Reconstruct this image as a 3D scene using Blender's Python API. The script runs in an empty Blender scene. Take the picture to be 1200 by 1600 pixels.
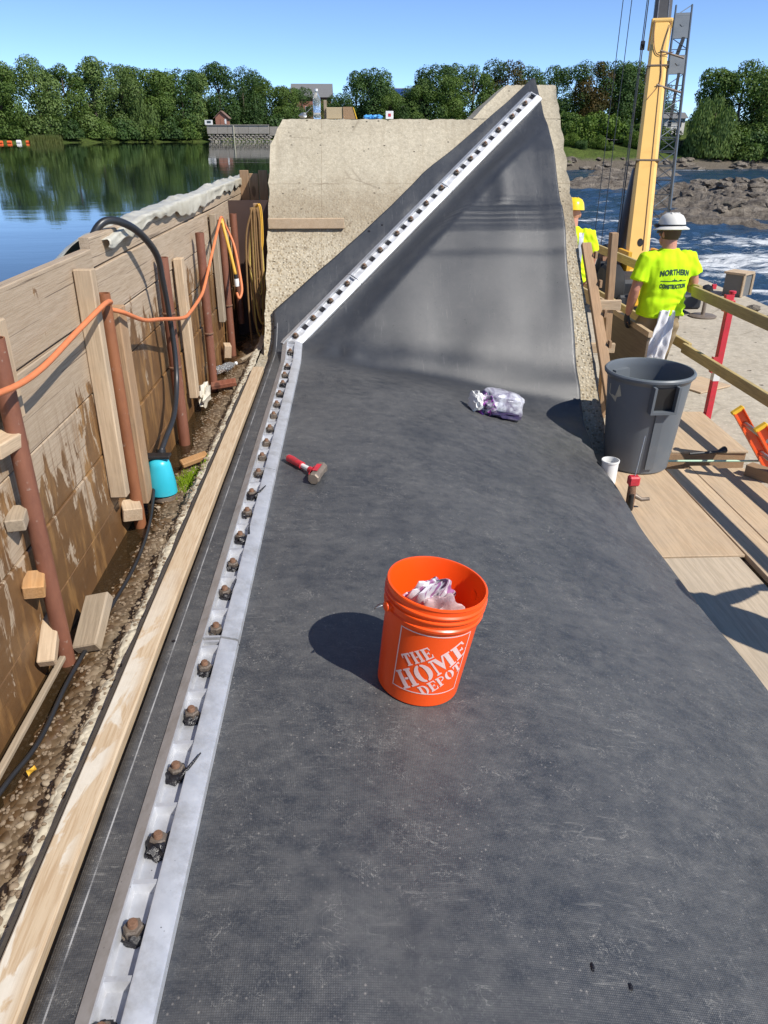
import bpy, bmesh, math, random
from mathutils import Vector as V, Matrix as M, noise as NZ
from mathutils.bvhtree import BVHTree
rnd = random.Random(7)
S = bpy.context.scene
COL = S.collection
R = math.radians
PI = math.pi

# ------------------------------------------------------------------ camera, sky, sun, exposure
cd = bpy.data.cameras.new('camera'); cam = bpy.data.objects.new('camera', cd); COL.objects.link(cam)
cd.sensor_fit = 'VERTICAL'; cd.sensor_height = 24; cd.lens = 24 * 1155 / 1600
cd.clip_start = 0.05; cd.clip_end = 4000
cam.location = (0, 0, 1.6); cam.rotation_euler = (R(90 - 26.9), 0, R(-2.3))
S.camera = cam
SUN_DIR = V((0.255, -0.20, 0.345)).normalized()
w = bpy.data.worlds.new('World'); S.world = w; w.use_nodes = True
nt = w.node_tree; nt.nodes.clear()
sky = nt.nodes.new('ShaderNodeTexSky'); sky.sky_type = 'NISHITA'; sky.sun_disc = False
sky.sun_elevation = math.asin(SUN_DIR.z); sky.sun_rotation = math.atan2(SUN_DIR.x, SUN_DIR.y)
sky.air_density = 0.75; sky.dust_density = 0.0; sky.ozone_density = 3.0; sky.altitude = 4500
bg = nt.nodes.new('ShaderNodeBackground'); bg.inputs[1].default_value = 0.15
wo = nt.nodes.new('ShaderNodeOutputWorld')
tint = nt.nodes.new('ShaderNodeMixRGB'); tint.blend_type = 'MULTIPLY'; tint.inputs[0].default_value = 1; tint.inputs[2].default_value = (1.04, 1.09, 1.12, 1)
nt.links.new(sky.outputs[0], tint.inputs[1]); nt.links.new(tint.outputs[0], bg.inputs[0]); nt.links.new(bg.outputs[0], wo.inputs[0])
ld = bpy.data.lights.new('sun', 'SUN'); ld.energy = 4.6; ld.angle = R(0.5); ld.color = (1, 0.95, 0.87)
sun = bpy.data.objects.new('sun', ld); COL.objects.link(sun)
sun.rotation_euler = SUN_DIR.to_track_quat('Z', 'Y').to_euler(); sun.location = (8, -8, 20)
S.view_settings.view_transform = 'Standard'; S.view_settings.look = 'None'
S.view_settings.exposure = 0.3; S.view_settings.gamma = 1; S.view_settings.use_curve_mapping = False

# ------------------------------------------------------------------ helpers: objects
def tag(o, label=None, cat=None, group=None, kind=None):
    if label: o['label'] = label
    if cat: o['category'] = cat
    if group: o['group'] = group
    if kind: o['kind'] = kind
    return o
def thing(name, label, cat, loc=(0, 0, 0), group=None, rot=None):
    o = bpy.data.objects.new(name, None); o.empty_display_size = 0.1; COL.objects.link(o); o.location = loc
    if rot: o.rotation_euler = rot
    return tag(o, label, cat, group)
def wloc(o):
    p = V((0, 0, 0))
    while o: p += o.location; o = o.parent
    return p
def dup(o, parent=None):
    c = o.copy(); COL.objects.link(c)
    if parent: c.parent = parent
    for ch in list(o.children): dup(ch, c)
    return c
def frame(p, y, z):
    y = V(y).normalized(); z = V(z); x = y.cross(z).normalized(); z = x.cross(y)
    m = M((x, y, z)).transposed().to_4x4(); m.translation = V(p); return m

class MB:
    def __init__(s): s.v = []; s.f = []; s.m = []
    def add(s, vs, fs, mi=0):
        b = len(s.v); s.v += [V(p) for p in vs]; s.f += [tuple(i + b for i in f) for f in fs]; s.m += [mi] * len(fs); return s
    def box(s, c, size, rot=None, mi=0, ch=0.0):
        hx, hy, hz = [k / 2 for k in size]; c = V(c)
        if ch > 0:
            vs = []; bm = bmesh.new(); bmesh.ops.create_cube(bm, size=1)
            for v in bm.verts: v.co = V((v.co.x * size[0], v.co.y * size[1], v.co.z * size[2]))
            bmesh.ops.bevel(bm, geom=bm.edges[:], offset=ch, segments=1, affect='EDGES')
            bm.verts.index_update()
            vs = [v.co.copy() for v in bm.verts]; fs = [tuple(v.index for v in f.verts) for f in bm.faces]; bm.free()
        else:
            vs = [V((x, y, z)) for x in (-hx, hx) for y in (-hy, hy) for z in (-hz, hz)]
            fs = [(0, 1, 3, 2), (4, 6, 7, 5), (0, 4, 5, 1), (2, 3, 7, 6), (0, 2, 6, 4), (1, 5, 7, 3)]
        if rot is not None: vs = [rot @ p for p in vs]
        return s.add([p + c for p in vs], fs, mi)
    def beam(s, p0, p1, wd, th, up=(0, 0, 1), mi=0, ch=0.0):
        p0 = V(p0); p1 = V(p1); m = frame((p0 + p1) / 2, p1 - p0, up)
        return s.box(m.translation, (wd, (p1 - p0).length, th), m.to_3x3(), mi, ch)
    def tube(s, pts, r, seg=8, mi=0, cap=True, flat=1.0):
        pts = [V(p) for p in pts]; n = len(pts); rs = r if isinstance(r, (list, tuple)) else [r] * n
        vs = []; fs = []; px = None
        for i, p in enumerate(pts):
            t = (pts[min(i + 1, n - 1)] - pts[max(i - 1, 0)]).normalized()
            if px is None:
                a = V((0, 0, 1)) if abs(t.z) < 0.9 else V((1, 0, 0)); px = t.cross(a).normalized()
            px = (px - t * px.dot(t)).normalized(); py = t.cross(px)
            for k in range(seg):
                a = 2 * PI * k / seg; vs.append(p + px * math.cos(a) * rs[i] + py * math.sin(a) * rs[i] * flat)
        for i in range(n - 1):
            for k in range(seg):
                k2 = (k + 1) % seg; fs.append((i * seg + k, i * seg + k2, (i + 1) * seg + k2, (i + 1) * seg + k))
        if cap: fs.append(tuple(reversed(range(seg)))); fs.append(tuple((n - 1) * seg + k for k in range(seg)))
        return s.add(vs, fs, mi)
    def lathe(s, c, prof, seg=24, mi=0, rot=None, sx=1, sy=1):
        c = V(c); vs = []; fs = []; n = len(prof)
        for r, z in prof:
            for k in range(seg):
                a = 2 * PI * k / seg; p = V((r * sx * math.cos(a), r * sy * math.sin(a), z))
                vs.append(c + (rot @ p if rot is not None else p))
        for i in range(n - 1):
            for k in range(seg):
                k2 = (k + 1) % seg; fs.append((i * seg + k, i * seg + k2, (i + 1) * seg + k2, (i + 1) * seg + k))
        if prof[0][0] > 1e-4: fs.append(tuple(reversed(range(seg))))
        if prof[-1][0] > 1e-4: fs.append(tuple((n - 1) * seg + k for k in range(seg)))
        return s.add(vs, fs, mi)
    def grid(s, fn, nu, nv, mi=0, flip=False):
        vs = [fn(i / nu, j / nv) for j in range(nv + 1) for i in range(nu + 1)]; fs = []
        for j in range(nv):
            for i in range(nu):
                a = j * (nu + 1) + i; q = (a, a + 1, a + nu + 2, a + nu + 1); fs.append(q[::-1] if flip else q)
        return s.add(vs, fs, mi)
    def blob(s, c, r, sub=2, amp=0.25, fr=2.0, sc=(1, 1, 1), seed=0, mi=0, rot=None):
        bm = bmesh.new(); bmesh.ops.create_icosphere(bm, subdivisions=sub, radius=1)
        o = V((seed * 3.7, seed * 1.3, seed * 5.1)); vs = []
        bm.verts.index_update()
        for v in bm.verts:
            p = v.co * (1 + amp * NZ.noise(v.co * fr + o)); p = V((p.x * sc[0], p.y * sc[1], p.z * sc[2])) * r
            vs.append((rot @ p if rot is not None else p) + V(c))
        fs = [tuple(v.index for v in f.verts) for f in bm.faces]; bm.free()
        return s.add(vs, fs, mi)
    def prism(s, poly, y0, y1, mi=0):     # poly in x,z extruded along y
        n = len(poly); vs = [V((x, y0, z)) for x, z in poly] + [V((x, y1, z)) for x, z in poly]
        fs = [tuple(range(n)), tuple(reversed(range(n, 2 * n)))] + [(i, n + i, n + (i + 1) % n, (i + 1) % n) for i in range(n)]
        return s.add(vs, fs, mi)
    def mesh(s, name, mats, off=V((0, 0, 0)), smooth=None):
        me = bpy.data.meshes.new(name); me.from_pydata([p - off for p in s.v], [], s.f)
        for m in (mats if isinstance(mats, (list, tuple)) else [mats]): me.materials.append(m)
        if any(s.m): me.polygons.foreach_set('material_index', s.m)
        bm = bmesh.new(); bm.from_mesh(me); bmesh.ops.recalc_face_normals(bm, faces=bm.faces); bm.to_mesh(me); bm.free()
        if smooth is not None:
            me.polygons.foreach_set('use_smooth', [True] * len(me.polygons))
            if smooth < 179: me.set_sharp_from_angle(angle=R(smooth))
        me.update(); return me
    def build(s, name, mats, parent=None, local=False, smooth=None, loc=None):
        if parent is not None:
            off = V((0, 0, 0)) if local else wloc(parent)
            o = bpy.data.objects.new(name, s.mesh(name, mats, off, smooth)); o.parent = parent
        elif local:
            o = bpy.data.objects.new(name, s.mesh(name, mats, V((0, 0, 0)), smooth))
        else:
            if loc is None:
                xs = [p.x for p in s.v]; ys = [p.y for p in s.v]; zs = [p.z for p in s.v]
                loc = V(((min(xs) + max(xs)) / 2, (min(ys) + max(ys)) / 2, min(zs)))
            o = bpy.data.objects.new(name, s.mesh(name, mats, V(loc), smooth)); o.location = loc
        COL.objects.link(o); return o
def beamobj(name, p0, p1, wd, th, mat, up=(0, 0, 1), parent=None, ch=0.004):
    p0 = V(p0); p1 = V(p1); m = frame((p0 + p1) / 2, p1 - p0, up)
    mb = MB().box((0, 0, 0), (wd, (p1 - p0).length, th), None, 0, ch)
    o = mb.build(name, mat, None, True)
    if parent is not None: o.parent = parent; m = M.Translation(-wloc(parent)) @ m
    o.matrix_local = m; return o
def bez(pts, n=8):
    pts = [V(p) for p in pts]; out = []
    P = [pts[0] * 2 - pts[1]] + pts + [pts[-1] * 2 - pts[-2]]
    for i in range(1, len(P) - 2):
        for k in range(n):
            t = k / n; a, b, c, d = P[i - 1:i + 3]
            out.append(0.5 * ((2 * b) + (c - a) * t + (2 * a - 5 * b + 4 * c - d) * t * t + (3 * b - a - 3 * c + d) * t ** 3))
    return out + [pts[-1]]

# ------------------------------------------------------------------ helpers: materials
class NT:
    def __init__(s, name, rough=0.6, metal=0.0, base=None, spec=0.5):
        s.mat = bpy.data.materials.new(name); s.mat.use_nodes = True; s.t = s.mat.node_tree
        s.b = s.t.nodes['Principled BSDF']; s.b.inputs['Roughness'].default_value = rough
        s.b.inputs['Metallic'].default_value = metal; s.b.inputs['Specular IOR Level'].default_value = spec
        if base: s.b.inputs['Base Color'].default_value = (*base, 1)
        s._tc = None; s._geo = None
    def n(s, ty): return s.t.nodes.new('ShaderNode' + ty)
    def l(s, a, b): s.t.links.new(a, b)
    def put(s, sock, v):
        if isinstance(v, bpy.types.NodeSocket): s.l(v, sock)
        elif isinstance(v, (tuple, list)) and len(v) == 3 and sock.type == 'RGBA': sock.default_value = (*v, 1)
        else: sock.default_value = v
    def obj(s):
        if not s._tc: s._tc = s.n('TexCoord')
        return s._tc.outputs['Object']
    def pos(s):
        if not s._geo: s._geo = s.n('NewGeometry')
        return s._geo.outputs['Position']
    def map(s, vec, sc=(1, 1, 1), off=(0, 0, 0), rot=(0, 0, 0)):
        m = s.n('Mapping'); s.l(vec, m.inputs[0]); m.inputs['Scale'].default_value = sc
        m.inputs['Location'].default_value = off; m.inputs['Rotation'].default_value = rot; return m.outputs[0]
    def noise(s, vec, scale, det=4, rough=0.6, dist=0.0):
        k = s.n('TexNoise'); s.l(vec, k.inputs['Vector']); k.inputs['Scale'].default_value = scale
        k.inputs['Detail'].default_value = det; k.inputs['Roughness'].default_value = rough; k.inputs['Distortion'].default_value = dist
        return k.outputs[0]
    def vor(s, vec, scale, feat='F1', out=0, rand=1.0):
        k = s.n('TexVoronoi'); s.l(vec, k.inputs['Vector']); k.feature = feat; k.inputs['Scale'].default_value = scale
        k.inputs['Randomness'].default_value = rand; return k.outputs[out]
    def wave(s, vec, scale, dist=0, axis='X', det=2):
        k = s.n('TexWave'); s.l(vec, k.inputs['Vector']); k.bands_direction = axis; k.inputs['Scale'].default_value = scale
        k.inputs['Distortion'].default_value = dist; k.inputs['Detail'].default_value = det; return k.outputs['Fac']
    def ramp(s, fac, stops, interp='LINEAR'):
        k = s.n('ValToRGB'); s.l(fac, k.inputs[0]); cr = k.color_ramp; cr.interpolation = interp
        while len(cr.elements) < len(stops): cr.elements.new(0.5)
        for e, (p, c) in zip(cr.elements, stops):
            e.position = p; e.color = (c, c, c, 1) if not isinstance(c, (tuple, list)) else (*c, 1)
        return k.outputs[0]
    def mix(s, fac, a, b, mode='MIX'):
        k = s.n('MixRGB'); k.blend_type = mode; s.put(k.inputs[0], fac); s.put(k.inputs[1], a); s.put(k.inputs[2], b); return k.outputs[0]
    def math(s, op, a, b=0.0, clamp=False):
        k = s.n('Math'); k.operation = op; k.use_clamp = clamp; s.put(k.inputs[0], a); s.put(k.inputs[1], b); return k.outputs[0]
    def sep(s, vec, i):
        k = s.n('SeparateXYZ'); s.l(vec, k.inputs[0]); return k.outputs[i]
    def rng(s, v, a, b, c=0.0, d=1.0):
        k = s.n('MapRange'); s.put(k.inputs[0], v); k.inputs[1].default_value = a; k.inputs[2].default_value = b
        k.inputs[3].default_value = c; k.inputs[4].default_value = d; return k.outputs[0]
    def rand(s):
        return s.n('ObjectInfo').outputs['Random']
    def bump(s, h, strength=0.3, dist=0.01, nrm=None):
        k = s.n('Bump'); s.l(h, k.inputs['Height']); k.inputs['Strength'].default_value = strength; k.inputs['Distance'].default_value = dist
        if nrm: s.l(nrm, k.inputs['Normal'])
        return k.outputs[0]
    def out(s, col=None, rough=None, nrm=None, **kw):
        if col is not None: s.put(s.b.inputs['Base Color'], col)
        if rough is not None: s.put(s.b.inputs['Roughness'], rough)
        if nrm is not None: s.l(nrm, s.b.inputs['Normal'])
        for k, v in kw.items(): s.put(s.b.inputs[k], v)
        return s.mat
def simple(name, c, rough=0.5, metal=0.0, var=0.15, scale=8, bump=0.0, spec=0.5, dirt=None):
    n = NT(name, rough, metal, spec=spec); f = n.noise(n.obj(), scale, 5)
    d = tuple(k * (1 - var) for k in c); e = tuple(min(1, k * (1 + var)) for k in c)
    col = n.mix(f, d, e)
    if dirt:
        g = n.ramp(n.noise(n.obj(), scale * 0.6, 8, 0.7), [(0.52, 0.0), (0.68, 1.0)]); col = n.mix(n.math('MULTIPLY', g, dirt[1]), col, dirt[0])
    nr = n.bump(n.noise(n.obj(), scale * 6, 6), bump, 0.01) if bump else None
    return n.out(col, n.rng(f, 0.3, 0.7, max(0.02, rough - 0.08), min(1, rough + 0.08)), nr)
def wood(name, a, b, axis='Y', rough=0.75, sc=1.0, knots=True, mark=None):
    n = NT(name, rough, spec=0.3); s = {'X': (1.2, 22, 22), 'Y': (22, 1.2, 22), 'Z': (22, 22, 1.2)}[axis]
    r = n.rand(); off = n.n('CombineXYZ'); n.l(n.math('MULTIPLY', r, 37.0), off.inputs[0]); n.l(n.math('MULTIPLY', r, 11.0), off.inputs[1])
    va = n.n('VectorMath'); va.operation = 'ADD'; n.l(n.obj(), va.inputs[0]); n.l(off.outputs[0], va.inputs[1])
    vec = n.map(va.outputs[0], tuple(k * sc for k in s)); g = n.noise(vec, 1.6, 6, 0.65, 0.6); g2 = n.noise(vec, 6, 4, 0.6)
    col = n.mix(n.ramp(g, [(0.3, 0), (0.7, 1)]), a, b)
    col = n.mix(n.ramp(g2, [(0.42, 0.35), (0.55, 0)]), col, tuple(k * 0.55 for k in a))
    col = n.mix(n.rng(r, 0, 1, 0.0, 0.32), col, tuple(k * 0.62 for k in a))
    if knots:
        k = n.vor(n.map(va.outputs[0], (3.2, 1.3, 3.2) if axis == 'Y' else (3.2, 3.2, 1.3)), 1.0)
        col = n.mix(n.ramp(k, [(0.055, 0.8), (0.085, 0.0)]), col, tuple(k2 * 0.3 for k2 in a))
    big = n.noise(va.outputs[0], 2.5, 6, 0.65)
    col = n.mix(n.ramp(big, [(0.45, 0.0), (0.7, 0.35)]), col, mark or (0.20, 0.17, 0.13))
    return n.out(col, n.rng(g, 0.2, 0.8, rough - 0.1, rough + 0.1), n.bump(g2, 0.25, 0.004))

MAT = {}
MAT['wood_new'] = wood('fresh_lumber', (0.47, 0.31, 0.165), (0.60, 0.42, 0.25))
MAT['wood_pale'] = wood('pale_lumber', (0.53, 0.38, 0.24), (0.65, 0.50, 0.34))
MAT['wood_grey'] = wood('weathered_lumber', (0.33, 0.26, 0.18), (0.44, 0.35, 0.25))
MAT['wood_form'] = wood('form_lumber', (0.36, 0.22, 0.12), (0.46, 0.30, 0.175))
MAT['wood_red'] = wood('reddish_board', (0.22, 0.07, 0.04), (0.30, 0.12, 0.07))
MAT['wood_orange'] = wood('orange_wet_wood', (0.50, 0.25, 0.09), (0.56, 0.32, 0.14))
MAT['wood_rail'] = wood('treated_rail', (0.46, 0.34, 0.14), (0.56, 0.44, 0.20))
MAT['ply'] = wood('plywood_face', (0.55, 0.395, 0.25), (0.64, 0.485, 0.32), sc=0.5, knots=False, mark=(0.36, 0.30, 0.23))
MAT['ply_dirty'] = wood('dusty_plywood_face', (0.52, 0.42, 0.30), (0.61, 0.50, 0.37), sc=0.5, knots=False, mark=(0.33, 0.28, 0.22))
MAT['ply_dark'] = wood('dark_form_plywood', (0.17, 0.13, 0.095), (0.23, 0.18, 0.13), sc=0.5, knots=False)

def m_wall():
    n = NT('stained_plank', 0.75, spec=0.35); p = n.pos(); r = n.rand()
    vec = n.map(n.obj(), (30, 1.0, 30)); g = n.noise(vec, 1.6, 7, 0.7, 0.4); g2 = n.noise(vec, 8, 5, 0.65)
    col = n.mix(n.ramp(g, [(0.3, 0), (0.7, 1)]), (0.41, 0.31, 0.21), (0.53, 0.42, 0.305))
    col = n.mix(n.ramp(g2, [(0.40, 0.4), (0.55, 0)]), col, (0.24, 0.16, 0.09))
    col = n.mix(n.rng(r, 0, 1, 0, 0.4), col, (0.30, 0.225, 0.15))
    sc = n.wave(n.map(n.obj(), (1, 9, 30)), 3.0, 4.0, 'Y')
    col = n.mix(n.ramp(sc, [(0.0, 0.16), (0.25, 0.0)]), col, (0.20, 0.15, 0.11))
    kn = n.vor(n.map(n.obj(), (1, 1.7, 4.2)), 1.0); col = n.mix(n.ramp(kn, [(0.05, 0.8), (0.09, 0.0)]), col, (0.13, 0.075, 0.04)); ck = n.noise(n.map(n.obj(), (60, 0.7, 60)), 2.0, 3, 0.5); col = n.mix(n.ramp(ck, [(0.335, 0.75), (0.36, 0)]), col, (0.09, 0.06, 0.04))
    z = n.sep(p, 2)
    # water stain: runs and patches soaking the lower planks, drip marks under each joint
    st = n.noise(n.map(p, (1, 4.2, 1.5)), 2.4, 8, 0.66, 0.5); st2 = n.noise(n.map(p, (1, 1.6, 1.1)), 1.7, 5, 0.6)
    lev = n.rng(z, -0.05, 0.98, 0.135, -0.20)
    wet = n.math('ADD', n.math('ADD', n.math('MULTIPLY', st, 0.85), n.math('MULTIPLY', st2, 0.6)), n.math('ADD', lev, n.math('MULTIPLY', n.rng(n.sep(p, 1), 3.2, 3.6, 0, 0.13), n.rng(z, 0.9, 0.6, 0, 1))))
    m1 = n.ramp(wet, [(0.70, 0), (0.725, 1)])
    drip = n.noise(n.map(p, (1, 34, 1.2)), 1.4, 4, 0.6)
    m2 = n.math('MULTIPLY', n.ramp(drip, [(0.5, 0), (0.62, 0.75)]), n.rng(z, 0.75, 0.45, 0, 1))
    mm = n.math('MAXIMUM', m1, m2, True)
    stain = n.mix(n.noise(p, 9, 5), (0.062, 0.028, 0.010), (0.20, 0.095, 0.030))
    stain = n.mix(n.ramp(n.noise(n.map(p, (1, 5, 1)), 3, 6), [(0.5, 0), (0.62, 0.8)]), stain, (0.30, 0.155, 0.05))
    col = n.mix(n.math('MULTIPLY', mm, 0.92), col, stain)
    return n.out(col, n.rng(mm, 0, 1, 0.78, 0.38), n.bump(g2, 0.3, 0.004))
MAT['wall'] = m_wall()

def m_rubber():
    n = NT('black_rubber', 0.42, spec=0.5); p = n.pos(); y = n.sep(p, 1)
    big = n.noise(p, 1.6, 5, 0.6); fine = n.noise(n.map(p, (1, 1.5, 1)), 13, 10, 0.76); scr = n.noise(n.map(p, (7, 44, 9), rot=(0, 0, R(14))), 1.9, 7, 0.65, 0.7)
    scr2 = n.noise(n.map(p, (48, 11, 10), rot=(0, 0, R(-50))), 1.5, 7, 0.68, 0.9)
    zone = n.rng(y, 5.55, 5.95, 1.0, 0.16)
    col = n.mix(big, (0.022, 0.0245, 0.029), (0.041, 0.0445, 0.051))
    dust = n.math('MULTIPLY', n.ramp(n.math('ADD', n.math('MULTIPLY', fine, 0.68), n.math('MULTIPLY', big, 0.32)), [(0.38, 0.03), (0.72, 0.62)]), zone)
    col = n.mix(dust, col, (0.17, 0.165, 0.155))
    def curl(sc, w_, off, m0, m1, ms):
        c = n.noise(n.map(p, (1, 1, 1), off), sc, 3, 0.6, 1.6); ln_ = n.ramp(n.math('ABSOLUTE', n.math('SUBTRACT', c, 0.5)), [(0.0, 1), (w_, 0)])
        return n.math('MULTIPLY', ln_, n.ramp(n.noise(n.map(p, (1, 1, 1), off), ms, 5, 0.7), [(m0, 0), (m1, 1)]))
    marks = n.math('MAXIMUM', curl(15, 0.013, (3, 1, 0), 0.53, 0.64, 7), curl(28, 0.016, (7, 5, 0), 0.52, 0.63, 11))
    marks = n.math('MAXIMUM', marks, n.math('MULTIPLY', n.ramp(scr, [(0.57, 0), (0.70, 0.7)]), n.ramp(n.noise(p, 2.2, 4), [(0.47, 0), (0.6, 1)])))
    marks = n.math('MULTIPLY', marks, n.math('MULTIPLY', zone, 0.65))
    col = n.mix(marks, col, (0.31, 0.30, 0.275))
    sp = n.vor(p, 44); col = n.mix(n.math('MULTIPLY', n.ramp(sp, [(0.06, 0.75), (0.17, 0)]), n.math('MULTIPLY', n.ramp(n.noise(p, 4, 5), [(0.44, 0), (0.58, 1)]), zone)), col, (0.28, 0.26, 0.235))
    grit = n.noise(p, 150, 4, 0.7); col = n.mix(n.math('MULTIPLY', n.ramp(grit, [(0.5, 0), (0.66, 0.5)]), zone), col, (0.12, 0.12, 0.12)); col = n.mix(n.math('MULTIPLY', n.ramp(n.noise(p, 2.6, 6, 0.7), [(0.52, 0), (0.66, 0.4)]), zone), col, (0.026, 0.030, 0.038))
    wear = n.math('MULTIPLY', n.ramp(n.noise(n.map(p, (1, 0.6, 0.6)), 3.3, 7, 0.7), [(0.5, 0), (0.7, 0.18)]), n.rng(y, 5.7, 6.1, 0, 1))
    col = n.mix(wear, col, (0.13, 0.125, 0.12))
    slope_ = n.rng(y, 5.8, 6.1, 0, 1)
    # chalk layout lines along the left margin and across the corner
    x = n.sep(p, 0); ln = n.math('ABSOLUTE', n.math('SUBTRACT', x, -0.655)); lm = n.math('LESS_THAN', ln, 0.0022)
    lm = n.math('MULTIPLY', lm, n.ramp(n.noise(n.map(p, (1, 3, 1)), 2.4, 5), [(0.38, 0.1), (0.6, 0.8)]))
    lm = n.math('MULTIPLY', lm, n.math('LESS_THAN', y, 6.4))
    col = n.mix(lm, col, (0.42, 0.42, 0.42))
    sc3 = n.noise(n.map(p, (34, 3, 3), rot=(0, 0, 0.12)), 1.5, 5, 0.7, 0.5); col = n.mix(n.math('MULTIPLY', n.ramp(sc3, [(0.60, 0), (0.70, 0.5)]), n.math('MULTIPLY', slope_, n.ramp(n.noise(p, 1.7, 3), [(0.45, 0), (0.6, 1)]))), col, (0.20, 0.20, 0.195))
    wx = n.wave(p, 62, 0.0, 'X', 0); wy = n.wave(p, 62, 0.0, 'Y', 0)
    weave = n.math('MULTIPLY', wx, wy)
    nb = n.bump(weave, 0.5, 0.0014); nb = n.bump(fine, 0.12, 0.004, nb)
    slope = n.rng(y, 5.8, 6.1, 0, 1); strk = n.noise(n.map(p, (16, 1.6, 1.6)), 2.2, 8, 0.72); gr2 = n.noise(p, 75, 3, 0.7)
    svar = n.math('MULTIPLY', slope, n.math('ADD', n.math('MULTIPLY', n.math('SUBTRACT', strk, 0.5), 0.34), n.math('MULTIPLY', n.math('SUBTRACT', gr2, 0.5), 0.36)))
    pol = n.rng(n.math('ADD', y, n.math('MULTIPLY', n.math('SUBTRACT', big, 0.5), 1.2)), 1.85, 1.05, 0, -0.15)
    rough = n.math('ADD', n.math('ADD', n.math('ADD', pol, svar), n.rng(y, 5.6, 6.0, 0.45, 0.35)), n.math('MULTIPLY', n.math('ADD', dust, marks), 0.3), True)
    return n.out(col, rough, nb, **{'Specular IOR Level': n.rng(y, 5.7, 6.1, 0.70, 0.75)})
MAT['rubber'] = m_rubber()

def m_alu():
    n = NT('cast_aluminium', 0.42, 0.5); p = n.pos(); f = n.noise(p, 22, 6, 0.65); b = n.noise(p, 4, 4)
    col = n.mix(f, (0.48, 0.49, 0.51), (0.69, 0.70, 0.725)); col = n.mix(n.ramp(n.noise(p, 9, 8, 0.75), [(0.47, 0), (0.68, 0.65)]), col, (0.36, 0.35, 0.33))
    d = n.vor(p, 48); col = n.mix(n.math('MULTIPLY', n.ramp(d, [(0.05, 0.9), (0.10, 0)]), n.ramp(n.noise(p, 6, 3), [(0.53, 0), (0.6, 1)])), col, (0.05, 0.05, 0.05))
    return n.out(col, n.rng(f, 0.2, 0.8, 0.36, 0.58), n.bump(n.noise(p, 70, 4), 0.12, 0.002))
MAT['alu'] = m_alu()
MAT['rust_nut'] = simple('rusty_nut', (0.19, 0.155, 0.125), 0.55, 0.5, 0.55, 60, 0.4)
MAT['rust_stud'] = simple('rusty_stud', (0.23, 0.125, 0.075), 0.7, 0.3, 0.6, 80, 0.4)
MAT['tar'] = simple('black_sealant', (0.012, 0.011, 0.013), 0.28, 0, 0.3, 40, 0.3)
def m_rustpipe(name, a, b):
    n = NT(name, 0.6, 0.0, spec=0.4); p = n.obj(); f = n.noise(n.map(p, (1, 1, 0.35)), 7, 7, 0.68); g = n.noise(p, 60, 5)
    col = n.mix(n.ramp(f, [(0.35, 0), (0.65, 1)]), a, b)
    col = n.mix(n.ramp(n.noise(n.map(p, (1, 1, 0.3)), 4, 5), [(0.55, 0), (0.7, 0.8)]), col, (0.36, 0.15, 0.05))
    col = n.mix(n.ramp(n.noise(p, 30, 4), [(0.64, 0), (0.7, 0.6)]), col, (0.33, 0.25, 0.2))
    return n.out(col, n.rng(f, 0.2, 0.8, 0.45, 0.7), n.bump(g, 0.25, 0.003))
MAT['pipe'] = m_rustpipe('rusty_painted_pipe', (0.15, 0.058, 0.036), (0.26, 0.105, 0.060))
MAT['pipe_orange'] = m_rustpipe('orange_rusted_pipe', (0.20, 0.075, 0.035), (0.33, 0.13, 0.055))
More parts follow.
